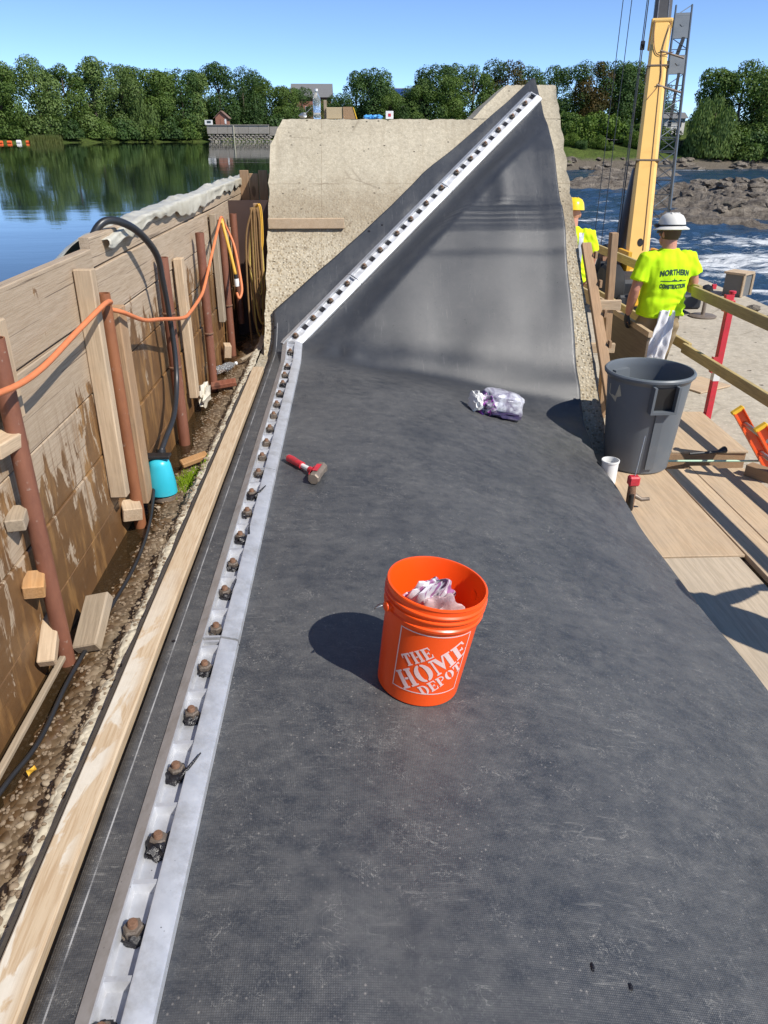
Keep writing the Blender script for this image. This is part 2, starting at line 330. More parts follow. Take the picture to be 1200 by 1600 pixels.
def m_concrete(name, a, b, agg=0.5, scale=1.0, zsplit=None, pits=True):
    n = NT(name, 0.88, spec=0.25); p = n.pos(); big = n.noise(p, 1.6 * scale, 6, 0.65); f = n.noise(p, 28 * scale, 7, 0.7)
    col = n.mix(n.ramp(big, [(0.3, 0), (0.7, 1)]), a, b); col = n.mix(n.ramp(f, [(0.35, 0.5), (0.6, 0)]), col, tuple(k * 0.6 for k in a))
    col = n.mix(n.ramp(n.noise(p, 70 * scale, 3), [(0.55, 0), (0.7, 0.5)]), col, tuple(min(0.75, k * 1.35) for k in b))
    st = n.vor(p, 42 * scale, out=1); sd = n.vor(p, 42 * scale)
    am = n.math('MULTIPLY', n.ramp(sd, [(0.35, 1), (0.55, 0)]), agg)
    if zsplit is not None:
        zz = n.math('ADD', n.sep(p, 2), n.math('MULTIPLY', n.math('SUBTRACT', big, 0.5), 0.8)); zm = n.rng(zz, zsplit + 0.42, zsplit - 0.30, 0.10, 1.0)
        am = n.math('MULTIPLY', am, zm)
    g = n.n('RGBToBW'); n.l(st, g.inputs[0])
    col = n.mix(am, col, n.ramp(g.outputs[0], [(0.1, (0.16, 0.12, 0.075)), (0.5, (0.42, 0.34, 0.22)), (0.9, (0.60, 0.54, 0.42))]))
    h = n.math('ADD', n.math('MULTIPLY', am, n.math('SUBTRACT', 1.0, sd)), n.math('MULTIPLY', f, 0.35))
    nr = n.bump(h, 0.7, 0.012)
    if pits:
        v = n.vor(n.map(p, (1, 1, 1.9)), 11 * scale); pm = n.math('MULTIPLY', n.ramp(n.math('ADD', v, n.math('MULTIPLY', n.math('SUBTRACT', n.noise(p, 40, 3), 0.5), 0.12)), [(0.07, 1), (0.12, 0)]), n.ramp(n.noise(p, 2.0, 4), [(0.47, 0), (0.56, 1)]))
        col = n.mix(n.math('MULTIPLY', pm, 0.75), col, (0.07, 0.05, 0.035)); nr = n.bump(n.math('SUBTRACT', 1.0, pm), 0.9, 0.02, nr)
        if zsplit is not None:
            zb = n.math('ADD', n.sep(p, 2), n.math('MULTIPLY', n.math('SUBTRACT', n.noise(p, 5, 6), 0.5), 0.5)); band = n.math('MULTIPLY', n.rng(zb, 0.62, 0.98, 0, 1), n.rng(zb, 1.30, 1.0, 0, 1)); col = n.mix(n.math('MULTIPLY', band, 0.5), col, (0.21, 0.155, 0.095))
            run = n.noise(n.map(p, (9, 1, 0.7)), 1.5, 5, 0.65); col = n.mix(n.math('MULTIPLY', n.ramp(run, [(0.54, 0), (0.7, 0.4)]), n.rng(n.sep(p, 2), 0.9, 1.6, 0, 1)), col, (0.27, 0.22, 0.15))
            fl = n.math('ABSOLUTE', n.math('SUBTRACT', n.sep(p, 0), -0.28)); fl2 = n.math('ABSOLUTE', n.math('SUBTRACT', n.math('ADD', n.sep(p, 2), n.math('MULTIPLY', big, 0.02)), 1.22)); lm_ = n.math('MAXIMUM', n.math('LESS_THAN', fl, 0.004), n.math('LESS_THAN', fl2, 0.004)); col = n.mix(n.math('MULTIPLY', lm_, n.ramp(n.noise(p, 6, 4), [(0.4, 0), (0.6, 0.6)])), col, (0.22, 0.17, 0.11))
        cr = n.vor(n.map(p, (0.8, 0.8, 1.6), rot=(0.3, 0.5, 0.2)), 1.1, 'DISTANCE_TO_EDGE'); cm = n.math('MULTIPLY', n.ramp(cr, [(0.0, 0.5), (0.012, 0)]), n.ramp(n.noise(p, 3, 3), [(0.45, 0), (0.6, 1)]))
        col = n.mix(cm, col, (0.16, 0.125, 0.085))
    return n.out(col, 0.9, nr)
MAT['abut'] = m_concrete('exposed_aggregate_concrete', (0.40, 0.345, 0.25), (0.50, 0.44, 0.33), 0.85, 1.0, 0.86)
MAT['apron'] = m_concrete('worn_concrete_slab', (0.42, 0.37, 0.29), (0.50, 0.445, 0.355), 0.05, 0.35)
MAT['dam'] = m_concrete('old_dam_concrete', (0.34, 0.30, 0.23), (0.44, 0.39, 0.3), 0.7)
MAT['grey_conc'] = m_concrete('grey_retaining_concrete', (0.26, 0.24, 0.21), (0.36, 0.33, 0.29), 0.2, 0.3)
def m_gravel():
    n = NT('wet_gravel', 0.7, spec=0.5); p = n.pos(); x = n.sep(p, 0); z = n.sep(p, 2)
    v = n.vor(p, 38, out=1); d = n.vor(p, 38); f = n.noise(p, 6, 6, 0.65); g = n.n('RGBToBW'); n.l(v, g.inputs[0])
    col = n.ramp(g.outputs[0], [(0.1, (0.09, 0.06, 0.035)), (0.5, (0.19, 0.14, 0.085)), (0.9, (0.36, 0.29, 0.20))])
    col = n.mix(n.ramp(f, [(0.4, 0), (0.62, 0.9)]), col, (0.085, 0.055, 0.03))
    wet = n.rng(n.math('ADD', x, n.math('MULTIPLY', n.math('SUBTRACT', f, 0.5), 0.28)), -0.94, -1.02, 0, 1)
    col = n.mix(n.math('MULTIPLY', wet, 0.75), col, (0.075, 0.036, 0.012))
    pale = n.rng(n.math('ADD', x, n.math('MULTIPLY', n.math('SUBTRACT', n.noise(p, 14, 5), 0.5), 0.12)), -0.885, -0.865, 0, 1)
    col = n.mix(pale, col, n.mix(n.noise(p, 40, 4), (0.40, 0.35, 0.26), (0.58, 0.53, 0.42)))
    return n.out(col, n.rng(wet, 0, 1, 0.85, 0.22), n.bump(n.math('SUBTRACT', 1.0, d), 0.8, 0.012))
MAT['gravel'] = m_gravel()
MAT['stone'] = NT('river_stone'); _n = MAT['stone']; _r = _n.rand()
MAT['stone'] = _n.out(_n.mix(_n.noise(_n.pos(), 40, 5), _n.ramp(_r, [(0, (0.16, 0.11, 0.07)), (0.5, (0.30, 0.24, 0.165)), (1, (0.42, 0.36, 0.27))]), (0.24, 0.18, 0.12)), 0.75, _n.bump(_n.noise(_n.pos(), 60, 4), 0.3, 0.004))
def m_curb():
    n = NT('plaster_smeared_timber', 0.75, spec=0.3); p = n.pos()
    g = n.noise(n.map(p, (26, 1.4, 26)), 1.6, 6, 0.65, 0.8); g2 = n.noise(n.map(p, (26, 1.4, 26)), 6, 4)
    col = n.mix(n.ramp(g, [(0.3, 0), (0.7, 1)]), (0.46, 0.35, 0.23), (0.57, 0.455, 0.32)); col = n.mix(n.ramp(g2, [(0.4, 0.4), (0.55, 0)]), col, (0.33, 0.20, 0.10))
    m = n.ramp(n.noise(n.map(p, (4, 1.2, 4)), 2.6, 6, 0.6, 0.8), [(0.46, 0), (0.50, 1)]); m = n.math('MULTIPLY', m, n.rng(n.sep(p, 1), 2.9, 1.9, 0.0, 1))
    m = n.math('MULTIPLY', m, n.rng(n.sep(p, 0), -0.715, -0.745, 0, 1))
    col = n.mix(n.math('MULTIPLY', m, 0.9), col, n.mix(n.noise(p, 30, 5), (0.52, 0.47, 0.39), (0.70, 0.66, 0.58)))
    return n.out(col, 0.75, n.bump(g2, 0.2, 0.003))
MAT['curb'] = m_curb()
MAT['black_strip'] = simple('black_joint_filler', (0.055, 0.046, 0.038), 0.8, 0, 0.3, 20, 0.3)
def m_lake():
    n = NT('still_lake_water', 0.02, base=(0.006, 0.014, 0.012)); n.b.inputs['IOR'].default_value = 1.33; p = n.pos()
    a = n.noise(n.map(p, (0.55, 1, 1)), 1.1, 5, 0.55); b = n.noise(n.map(p, (0.05, 0.16, 1)), 1.0, 4, 0.55)
    h = n.math('ADD', n.math('MULTIPLY', a, 0.05), n.math('MULTIPLY', b, 0.25))
    return n.out(None, n.ramp(n.noise(n.map(p, (0.02, 0.07, 1)), 1, 3), [(0.4, 0.015), (0.7, 0.05)]), n.bump(h, 0.32, 0.16))
MAT['lake'] = m_lake()
def m_river():
    n = NT('rushing_river_water', 0.12); n.b.inputs['IOR'].default_value = 1.33; p = n.pos()
    a = n.noise(n.map(p, (0.6, 1, 1)), 1.5, 6, 0.65, 0.5); y = n.sep(p, 1)
    bands = n.noise(n.map(p, (0.022, 0.085, 1)), 1.0, 3, 0.55, 0.7); fine = n.noise(n.map(p, (0.35, 0.8, 1)), 1.3, 8, 0.75, 0.8)
    fm = n.math('ADD', n.math('MULTIPLY', bands, 0.62), n.math('MULTIPLY', fine, 0.5)); 
    gate = n.math('ADD', n.rng(y, 24, 40, -0.06, 0.035), n.rng(y, 55, 100, 0.0, -0.09))
    foam = n.ramp(n.math('ADD', fm, gate), [(0.63, 0), (0.70, 0.9)])
    fm2 = n.noise(n.map(p, (0.05, 0.16, 1), (3.3, 1.7, 0)), 1.0, 2, 0.5, 0.5); fm = n.math('ADD', fm, n.math('MULTIPLY', n.math('SUBTRACT', fm2, 0.5), 0.25))
    deep = n.mix(n.ramp(fine, [(0.35, 0), (0.7, 1)]), (0.008, 0.026, 0.055), (0.03, 0.075, 0.135))
    col = n.mix(foam, deep, (0.78, 0.80, 0.80))
    return n.out(col, n.rng(foam, 0, 1, 0.14, 0.7), n.bump(n.math('ADD', a, n.math('MULTIPLY', fine, 0.5)), 0.75, 0.35))
MAT['river'] = m_river()
def m_rock():
    n = NT('wet_ledge_rock', 0.85, spec=0.3); p = n.pos(); f = n.noise(n.map(p, (1, 1, 3)), 0.45, 8, 0.7); g = n.noise(p, 2.6, 6, 0.7)
    col = n.mix(n.ramp(f, [(0.35, 0), (0.65, 1)]), (0.11, 0.09, 0.07), (0.29, 0.25, 0.20)); col = n.mix(n.ramp(g, [(0.35, 0.7), (0.55, 0)]), col, (0.055, 0.04, 0.03))
    gr = n.math('MULTIPLY', n.ramp(n.noise(p, 0.22, 5), [(0.56, 0), (0.64, 0.8)]), n.rng(n.sep(p, 2), -3.0, -2.4, 0, 1)); col = n.mix(gr, col, (0.10, 0.115, 0.03))
    return n.out(col, 0.85, n.bump(g, 0.9, 0.4))
MAT['rock'] = m_rock()
def m_bank():
    n = NT('grassy_bank', 0.95, spec=0.1); p = n.pos(); f = n.noise(p, 0.25, 7, 0.7); g = n.noise(p, 1.6, 6, 0.7)
    col = n.mix(n.ramp(f, [(0.35, 0), (0.65, 1)]), (0.045, 0.08, 0.016), (0.12, 0.165, 0.035)); col = n.mix(n.ramp(g, [(0.45, 0.6), (0.6, 0)]), col, (0.05, 0.06, 0.02))
    z = n.math('ADD', n.sep(p, 2), n.math('MULTIPLY', n.math('SUBTRACT', g, 0.5), 2.2)); low = n.math('MULTIPLY', n.rng(z, -2.0, -2.6, 0, 1), 1.0)
    col = n.mix(low, col, n.mix(g, (0.09, 0.075, 0.058), (0.21, 0.18, 0.14)))
    return n.out(col, 0.95, n.bump(g, 0.8, 0.5))
MAT['bank'] = m_bank()
def m_leaf(name, a, b, c):
    n = NT(name, 0.6, spec=0.25); p = n.pos(); r = n.rand(); f = n.noise(p, 0.5, 4, 0.6); g = n.noise(p, 3.0, 3)
    col = n.mix(n.ramp(f, [(0.35, 0), (0.65, 1)]), a, b); col = n.mix(n.ramp(g, [(0.5, 0), (0.7, 0.6)]), col, c)
    col = n.mix(n.rng(r, 0, 1, 0, 0.4), col, tuple(k * 0.6 for k in a))
    n.b.inputs['Subsurface Weight'].default_value = 0.0
    tr = n.n('BsdfTranslucent'); n.l(n.mix(1.0, col, (1.0, 1.15, 0.5), 'MULTIPLY'), tr.inputs[0]); mx = n.n('MixShader'); mx.inputs[0].default_value = 0.28
    n.out(col); o = n.t.nodes['Material Output']; n.l(n.b.outputs[0], mx.inputs[1]); n.l(tr.outputs[0], mx.inputs[2]); n.l(mx.outputs[0], o.inputs[0])
    return n.mat
MAT['leaf_mid'] = m_leaf('mid_green_foliage', (0.072, 0.135, 0.026), (0.145, 0.215, 0.045), (0.21, 0.265, 0.07))
MAT['leaf_dark'] = m_leaf('dark_green_foliage', (0.042, 0.088, 0.024), (0.080, 0.145, 0.036), (0.125, 0.19, 0.05))
MAT['leaf_pale'] = m_leaf('pale_green_foliage', (0.095, 0.155, 0.040), (0.165, 0.235, 0.066), (0.235, 0.285, 0.095))
MAT['leaf_rust'] = m_leaf('rusty_foliage', (0.055, 0.062, 0.014), (0.115, 0.070, 0.018), (0.15, 0.085, 0.025))
MAT['leaf_lime'] = m_leaf('bright_shrub_foliage', (0.085, 0.155, 0.020), (0.15, 0.22, 0.035), (0.19, 0.24, 0.05))
MAT['reed'] = m_leaf('dry_reed', (0.10, 0.14, 0.035), (0.16, 0.18, 0.055), (0.20, 0.20, 0.08))
MAT['bark'] = simple('tree_bark', (0.085, 0.065, 0.048), 0.9, 0, 0.35, 3, 0.5)
MAT['yellow'] = simple('crane_yellow_paint', (0.76, 0.47, 0.145), 0.42, 0, 0.07, 1.6, 0, 0.5, ((0.42, 0.22, 0.05), 0.35))
MAT['yellow2'] = simple('bright_yellow_paint', (0.82, 0.43, 0.03), 0.38, 0, 0.1, 4, 0, 0.5, ((0.3, 0.14, 0.03), 0.4))
MAT['steel_grey'] = simple('grey_boom_steel', (0.10, 0.095, 0.09), 0.4, 0.3, 0.25, 2)
MAT['jib'] = simple('blue_grey_jib_paint', (0.065, 0.085, 0.11), 0.5, 0.0, 0.25, 3)
MAT['jib_plate'] = simple('grey_jib_plate', (0.15, 0.17, 0.19), 0.5, 0, 0.2, 3)
MAT['black'] = simple('black_plastic', (0.016, 0.016, 0.017), 0.45, 0, 0.3, 10)
MAT['tyre'] = simple('tyre_rubber', (0.018, 0.018, 0.018), 0.8, 0, 0.3, 6)
MAT['dkmetal'] = simple('dark_machine_paint', (0.03, 0.032, 0.036), 0.5, 0.1, 0.3, 3)
MAT['red_steel'] = simple('red_post_paint', (0.58, 0.028, 0.045), 0.42, 0.0, 0.2, 14, 0, 0.5, ((0.25, 0.09, 0.06), 0.55))
MAT['white_paint'] = simple('white_paint', (0.72, 0.72, 0.7), 0.5, 0, 0.1, 10)
MAT['steel'] = simple('bare_steel', (0.42, 0.42, 0.42), 0.4, 0.8, 0.25, 20)
MAT['orange'] = simple('orange_bucket_plastic', (0.92, 0.088, 0.006), 0.34, 0, 0.04, 5, 0.02, 0.5)
MAT['print'] = simple('pale_bucket_print', (0.80, 0.56, 0.52), 0.5, 0, 0.06, 30)
MAT['can'] = simple('grey_can_plastic', (0.125, 0.142, 0.160), 0.45, 0, 0.12, 3, 0.05, 0.45, ((0.24, 0.23, 0.21), 0.3))
MAT['can_in'] = MAT['can']
MAT['fibre'] = simple('orange_ladder_fibreglass', (0.80, 0.115, 0.02), 0.4, 0, 0.1, 10, 0, 0.5, ((0.35, 0.12, 0.06), 0.4))
MAT['cap_yel'] = simple('yellow_end_cap', (0.85, 0.50, 0.03), 0.5, 0, 0.1, 20)
MAT['cord'] = simple('orange_cord_jacket', (0.66, 0.20, 0.075), 0.6, 0, 0.2, 20)
MAT['cord_y'] = simple('yellow_cord_jacket', (0.72, 0.40, 0.05), 0.5, 0, 0.15, 20)
MAT['rope'] = simple('dull_yellow_rope', (0.50, 0.36, 0.09), 0.8, 0, 0.3, 30)
MAT['rope_br'] = simple('brown_rope', (0.23, 0.13, 0.05), 0.85, 0, 0.3, 30)
MAT['hose'] = simple('black_hose', (0.022, 0.023, 0.026), 0.38, 0, 0.3, 8)
MAT['pump'] = simple('turquoise_pump_plastic', (0.035, 0.46, 0.58), 0.35, 0, 0.08, 14, 0, 0.5, ((0.12, 0.3, 0.33), 0.3))
MAT['white_plastic'] = simple('white_plastic', (0.78, 0.78, 0.76), 0.4, 0, 0.06, 14)
MAT['hv'] = simple('hi_vis_yellow_cotton', (0.55, 0.88, 0.012), 0.85, 0, 0.06, 9, 0.1, 0.2)
MAT['hv2'] = simple('hi_vis_yellow_vest', (0.64, 0.86, 0.015), 0.8, 0, 0.08, 9, 0.1, 0.2)
MAT['ink'] = simple('dark_green_ink', (0.018, 0.06, 0.038), 0.8, 0, 0.5, 60)
MAT['skin'] = simple('sunburnt_skin', (0.52, 0.235, 0.16), 0.55, 0, 0.12, 12)
MAT['khaki'] = simple('khaki_cotton', (0.29, 0.215, 0.125), 0.9, 0, 0.15, 12, 0.2, 0.2)
MAT['boot'] = simple('brown_leather', (0.11, 0.065, 0.035), 0.7, 0, 0.3, 14)
MAT['hat_w'] = simple('white_hard_hat_shell', (0.74, 0.71, 0.64), 0.35, 0, 0.06, 12, 0, 0.5, ((0.35, 0.30, 0.23), 0.5))
MAT['hat_y'] = simple('yellow_hard_hat_shell', (0.85, 0.60, 0.02), 0.3, 0, 0.06, 12)
MAT['towel'] = simple('white_towel', (0.74, 0.74, 0.76), 0.95, 0, 0.08, 30, 0.4, 0.1)
MAT['silver'] = simple('silver_reflective_tape', (0.55, 0.56, 0.58), 0.4, 0.3, 0.08, 20)
MAT['glove'] = simple('dark_work_glove', (0.03, 0.03, 0.035), 0.8, 0, 0.4, 20)
MAT['hammer_red'] = simple('red_rubber_grip', (0.55, 0.03, 0.045), 0.5, 0, 0.2, 30, 0, 0.5, ((0.15, 0.05, 0.05), 0.5))
MAT['hammer_head'] = simple('worn_hammer_steel', (0.26, 0.21, 0.165), 0.55, 0.5, 0.35, 40, 0.2)
MAT['blue_glove'] = simple('blue_nitrile', (0.08, 0.33, 0.72), 0.45, 0, 0.15, 30)
MAT['brick_red'] = simple('faded_red_brick', (0.30, 0.135, 0.09), 0.9, 0, 0.25, 4)
MAT['roof'] = simple('brown_shingle', (0.20, 0.125, 0.10), 0.9, 0, 0.2, 3)
MAT['roof_g'] = simple('grey_shingle', (0.16, 0.16, 0.16), 0.9, 0, 0.2, 3)
MAT['solar'] = simple('blue_solar_glass', (0.03, 0.07, 0.22), 0.2, 0, 0.15, 2)
MAT['glass_dk'] = simple('dark_window_glass', (0.02, 0.025, 0.03), 0.1, 0, 0.2, 2)
MAT['float'] = simple('orange_float', (0.85, 0.13, 0.03), 0.5, 0, 0.1, 4)
MAT['moss'] = simple('bright_moss', (0.22, 0.33, 0.02), 0.95, 0, 0.3, 50, 0.6, 0.1)
MAT['leaf_y'] = simple('fallen_yellow_leaf', (0.62, 0.36, 0.03), 0.7, 0, 0.2, 40)
MAT['green_rod'] = simple('pale_green_rod', (0.42, 0.60, 0.44), 0.5, 0, 0.1, 20)
MAT['blackpanel'] = simple('grey_form_panel', (0.16, 0.155, 0.145), 0.7, 0, 0.2, 4)
def m_bag():
    n = NT('printed_foil_bag', 0.3, spec=0.6); p = n.obj(); a = n.noise(p, 9, 3, 0.5, 0.6); b = n.noise(p, 26, 4, 0.6)
    col = n.mix(n.ramp(a, [(0.52, 0), (0.55, 1)]), (0.70, 0.68, 0.70), (0.045, 0.025, 0.06))
    col = n.mix(n.ramp(a, [(0.455, 0), (0.47, 0.85), (0.50, 0.85), (0.52, 0)]), col, (0.30, 0.05, 0.24)); col = n.mix(n.ramp(b, [(0.6, 0), (0.66, 0.6)]), col, (0.52, 0.52, 0.55))
    return n.out(col, 0.32, n.bump(b, 0.4, 0.006))
MAT['bag'] = m_bag()
def m_clear(name, tint, alpha):
    n = NT(name, 0.15, base=tint); n.b.inputs['Transmission Weight'].default_value = alpha; n.b.inputs['IOR'].default_value = 1.15
    return n.out(tint, 0.12, n.bump(n.noise(n.obj(), 25, 4), 0.4, 0.006))
MAT['clear'] = m_clear('clear_bottle_plastic', (0.86, 0.9, 0.92), 0.85)
def m_sheet():
    n = NT('dusty_plastic_sheet', 0.4, spec=0.5); p = n.pos(); f = n.noise(p, 5, 7, 0.7, 0.5)
    col = n.mix(n.ramp(f, [(0.35, 0), (0.65, 1)]), (0.46, 0.43, 0.34), (0.66, 0.63, 0.53))
    n.b.inputs['Transmission Weight'].default_value = 0.12
    return n.out(col, n.rng(f, 0.3, 0.7, 0.3, 0.55), n.bump(n.noise(n.map(p, (2, 1, 2)), 9, 5), 0.4, 0.012))
MAT['sheet'] = m_sheet()
MAT['bag_white'] = simple('white_plastic_bag', (0.62, 0.57, 0.46), 0.45, 0, 0.2, 14, 0.2)

# ------------------------------------------------------------------ shared geometry
K43 = math.tan(R(43)); S43 = math.sin(R(43)); C43 = math.cos(R(43)); Y0 = 6.236
NSL = V((0, -S43, C43))
def crest(x): return 0.0 if x < -0.42 else -0.115 * (x + 0.42) ** 2
def smax(a, b, k):
    h = max(k - abs(a - b), 0) / k; return max(a, b) + h * h * k * 0.25
def plane_z(y): return (y - Y0) * K43
def lerp(a, b, t): return a + (b - a) * t
def pw(x, pts):
    if x <= pts[0][0]: return pts[0][1]
    for (a, b), (c, d) in zip(pts, pts[1:]):
        if x <= c: return b + (d - b) * (x - a) / (c - a)
    return pts[-1][1]
def ss(a, b, x):
    t = max(0, min(1, (x - a) / (b - a))); return t * t * (3 - 2 * t)
def rub_z(x, y):
    k = lerp(0.14, 0.24, ss(-0.4, 0.15, x))
    dip = 0.055 * ss(-0.35, 0.3, x) * ss(5.25, 5.9, y) + 0.045 * ss(1.35, 1.8, x) * ss(2.2, 3.3, y) * (1 - ss(3.9, 4.8, y))
    lift = 0.13 * ss(1.2, 1.85, x) * ss(5.0, 5.6, y)
    return smax(crest(x) - dip + lift, plane_z(y), k)

# ================================================================== STRUCTURE
# --- dam crest under the rubber, swept profile
def build_dam():
    mb = MB(); prof = [(-1.30, -2.2), (-1.30, -0.24), (-0.80, -0.24), (-0.80, -0.045)]
    xs = [-0.72 + 0.1 * i for i in range(25)]
    prof += [(x, crest(x) - 0.045 - 0.12 * ss(-0.4, 0.2, x)) for x in xs] + [(1.72, -0.80), (1.74, -2.2)]
    mb.prism([(x, z) for x, z in prof], -14, 6.9)
    o = mb.build('dam_crest', MAT['dam'], loc=V((0, 0, -2.2))); tag(o, kind='structure')
    mb = MB(); mb.prism([(-0.9, -5), (-0.9, 0.95), (0.6, 0.95), (2.4, -1.2), (2.9, -5)], 12.5, 190)
    tag(mb.build('dam_spillway', MAT['dam'], loc=V((0, 12.5, -5))), kind='structure')
build_dam()
# --- apron
def build_apron():
    mb = MB(); nx, ny = 40, 90
    def f(u, v):
        x = 1.93 + u * 4.8; y = -8 + v * 25.8; e = 0.05 * NZ.noise(V((y * 1.3, 3, 0))) if u > 0.99 else 0
        return V((x + e, y, -0.85 + 0.014 * NZ.noise(V((x * 1.1, y * 1.1, 2))) + 0.006 * NZ.noise(V((x * 5, y * 5, 1)))))
    mb.grid(f, nx, ny)
    top = MB(); top.v = mb.v; top.f = mb.f; top.m = mb.m
    e0 = [f(1, j / ny) for j in range(ny + 1)]; b = len(top.v); top.v += e0 + [V((p.x + 0.5, p.y, -5.2)) for p in e0]
    for j in range(ny): top.f.append((b + j, b + j + 1, b + ny + 2 + j, b + ny + 1 + j)); top.m.append(0)
    e0 = [f(i / nx, 1) for i in range(nx + 1)]; b = len(top.v); top.v += e0 + [V((p.x, p.y + 0.3, -5.2)) for p in e0]
    for j in range(nx): top.f.append((b + j, b + j + 1, b + nx + 2 + j, b + nx + 1 + j)); top.m.append(0)
    tag(top.build('concrete_apron', MAT['apron'], loc=V((4.3, 4, -0.85))), kind='structure')
build_apron()
# --- water
def build_lake():
    mb = MB().grid(lambda u, v: V((-1.19 - 500 * (1 - u) ** 2, -60 + 280 * v, 0.7)), 12, 12)
    tag(mb.build('lake', MAT['lake'], loc=V((-200, 80, 0.7))), kind='structure')
    def f(u, v):
        y = -12 + 182 * v ** 1.55; x = 7.0 + u ** 1.3 * (60 + 1.0 * y)
        if u == 0 and y > 17.5: x = 2.6
        a = 0.30 * ss(2, 25, y) * (1 - 0.6 * ss(60, 150, y))
        z = -3.9 + a * (NZ.noise(V((x * 0.28, y * 0.5, 0))) + 0.55 * NZ.noise(V((x * 0.8, y * 1.3, 4))) + 0.3 * NZ.noise(V((x * 2.1, y * 2.6, 7))))
        return V((x, y, z))
    mb = MB().grid(f, 190, 260)
    tag(mb.build('river', MAT['river'], smooth=180, loc=V((40, 70, -3.9))), kind='structure')
build_lake()
# --- far banks
SHL = [(-600, 100), (-110, 112), (-75, 122), (-55, 136), (-44, 160), (-17, 184), (-1, 186)]
SHR = [(0, 186), (2.9, 160), (40, 151), (70, 153), (100, 158), (200, 165), (600, 150)]
def bank_z(x, y):
    nzv = NZ.noise(V((x * 0.05, y * 0.05, 0))); n2 = NZ.noise(V((x * 0.3, y * 0.3, 5)))
    dl = y - pw(x, SHL); dr = y - pw(x, SHR) - 2.5 * n2
    zl = 0.7 + pw(dl, [(-20, -1.5), (0, -0.05), (3, 0.5), (12, 1.4), (40, 3.0), (200, 8)])
    zr = pw(dr, [(-14, -5), (0, -4.0), (2.0, -3.4), (6, -2.7), (10, -1.6), (30, 2.3), (45, 3.2), (200, 8)])
    t = ss(-2, 4, x); return lerp(zl, zr, t) + nzv * 0.5 * ss(2, 12, lerp(dl, dr, t)) + n2 * 0.15
def build_bank():
    def f(u, v):
        uu = (u - 0.5) * 2; x = 20 + math.copysign(abs(uu) ** 2.0, uu) * 620; y = 95 + 1100 * v ** 3.2
        return V((x, y, bank_z(x, y)))
    tag(MB().grid(f, 300, 170).build('far_bank', MAT['bank'], smooth=180, loc=V((0, 200, 0))), kind='structure')
build_bank()
# --- gravel trough between crest and wall
def trough_z(x, y):
    z = -0.125 + 0.02 * NZ.noise(V((x * 6, y * 6, 0))) + 0.012 * NZ.noise(V((x * 22, y * 22, 3)))
    z += 0.07 * ss(-0.93, -0.86, x + 0.03 * NZ.noise(V((y * 7, 1, 2)))) - 0.03 * ss(-1.0, -1.1, x) + 0.022 * ss(-0.88, -0.85, x)
    return z
def build_trough():
    f = lambda u, v: V((-1.21 + 0.404 * u, -0.6 + 8.1 * v, trough_z(-1.21 + 0.404 * u, -0.6 + 8.1 * v)))
    g = MB().grid(f, 34, 420).build('gravel_bed', MAT['gravel'], smooth=180, loc=V((-1, 3, -0.13))); tag(g, kind='structure')
    vs = []
    for k in range(5):
        vs.append(MB().blob((0, 0, 0), 1, 2 if k < 2 else 1, 0.5, 1.3, (1, 0.75, 0.5), 11 + k).mesh('stone', MAT['stone'], smooth=60))
    n = 0
    while n < 240:
        y = 0.75 + 3.4 * rnd.random() ** 1.7; x = -0.855 - abs(rnd.gauss(0, 0.07))
        if x < -1.06: continue
        o = bpy.data.objects.new('stone', vs[n % 5]); COL.objects.link(o); o.parent = g
        r = rnd.uniform(0.006, 0.0175); o.location = V((x, y, trough_z(x, y) + r * 0.12)) - g.location
        o.scale = (r, r * rnd.uniform(0.8, 1.5), r); o.rotation_euler = (rnd.uniform(-.4, .4), rnd.uniform(-.4, .4), rnd.uniform(0, 6.3)); n += 1
    mb = MB()
    for i in range(2600):
        y = 0.7 + 5.5 * rnd.random() ** 1.2; x = rnd.uniform(-1.12, -0.83); r = rnd.uniform(0.003, 0.009)
        mb.blob((x, y, trough_z(x, y) + r * 0.2), r, 1 if r < 0.0 else 0 + 1, 0.4, 1.7, (1, rnd.uniform(0.7, 1.4), 0.6), i)
    tag(mb.build('pebbles', MAT['stone'], g), kind='stuff')
    mb = MB().grid(lambda u, v: V((-1.2 + 0.2 * u, 0.6 + 6.4 * v, -0.138)), 2, 20)
    n = NT('muddy_puddle_water', 0.03, base=(0.035, 0.022, 0.01)); n.b.inputs['Alpha'].default_value = 0.75
    n.out(None, 0.03, n.bump(n.noise(n.pos(), 14, 3), 0.15, 0.01))
    tag(mb.build('puddle_water', n.mat), kind='structure')
build_trough()

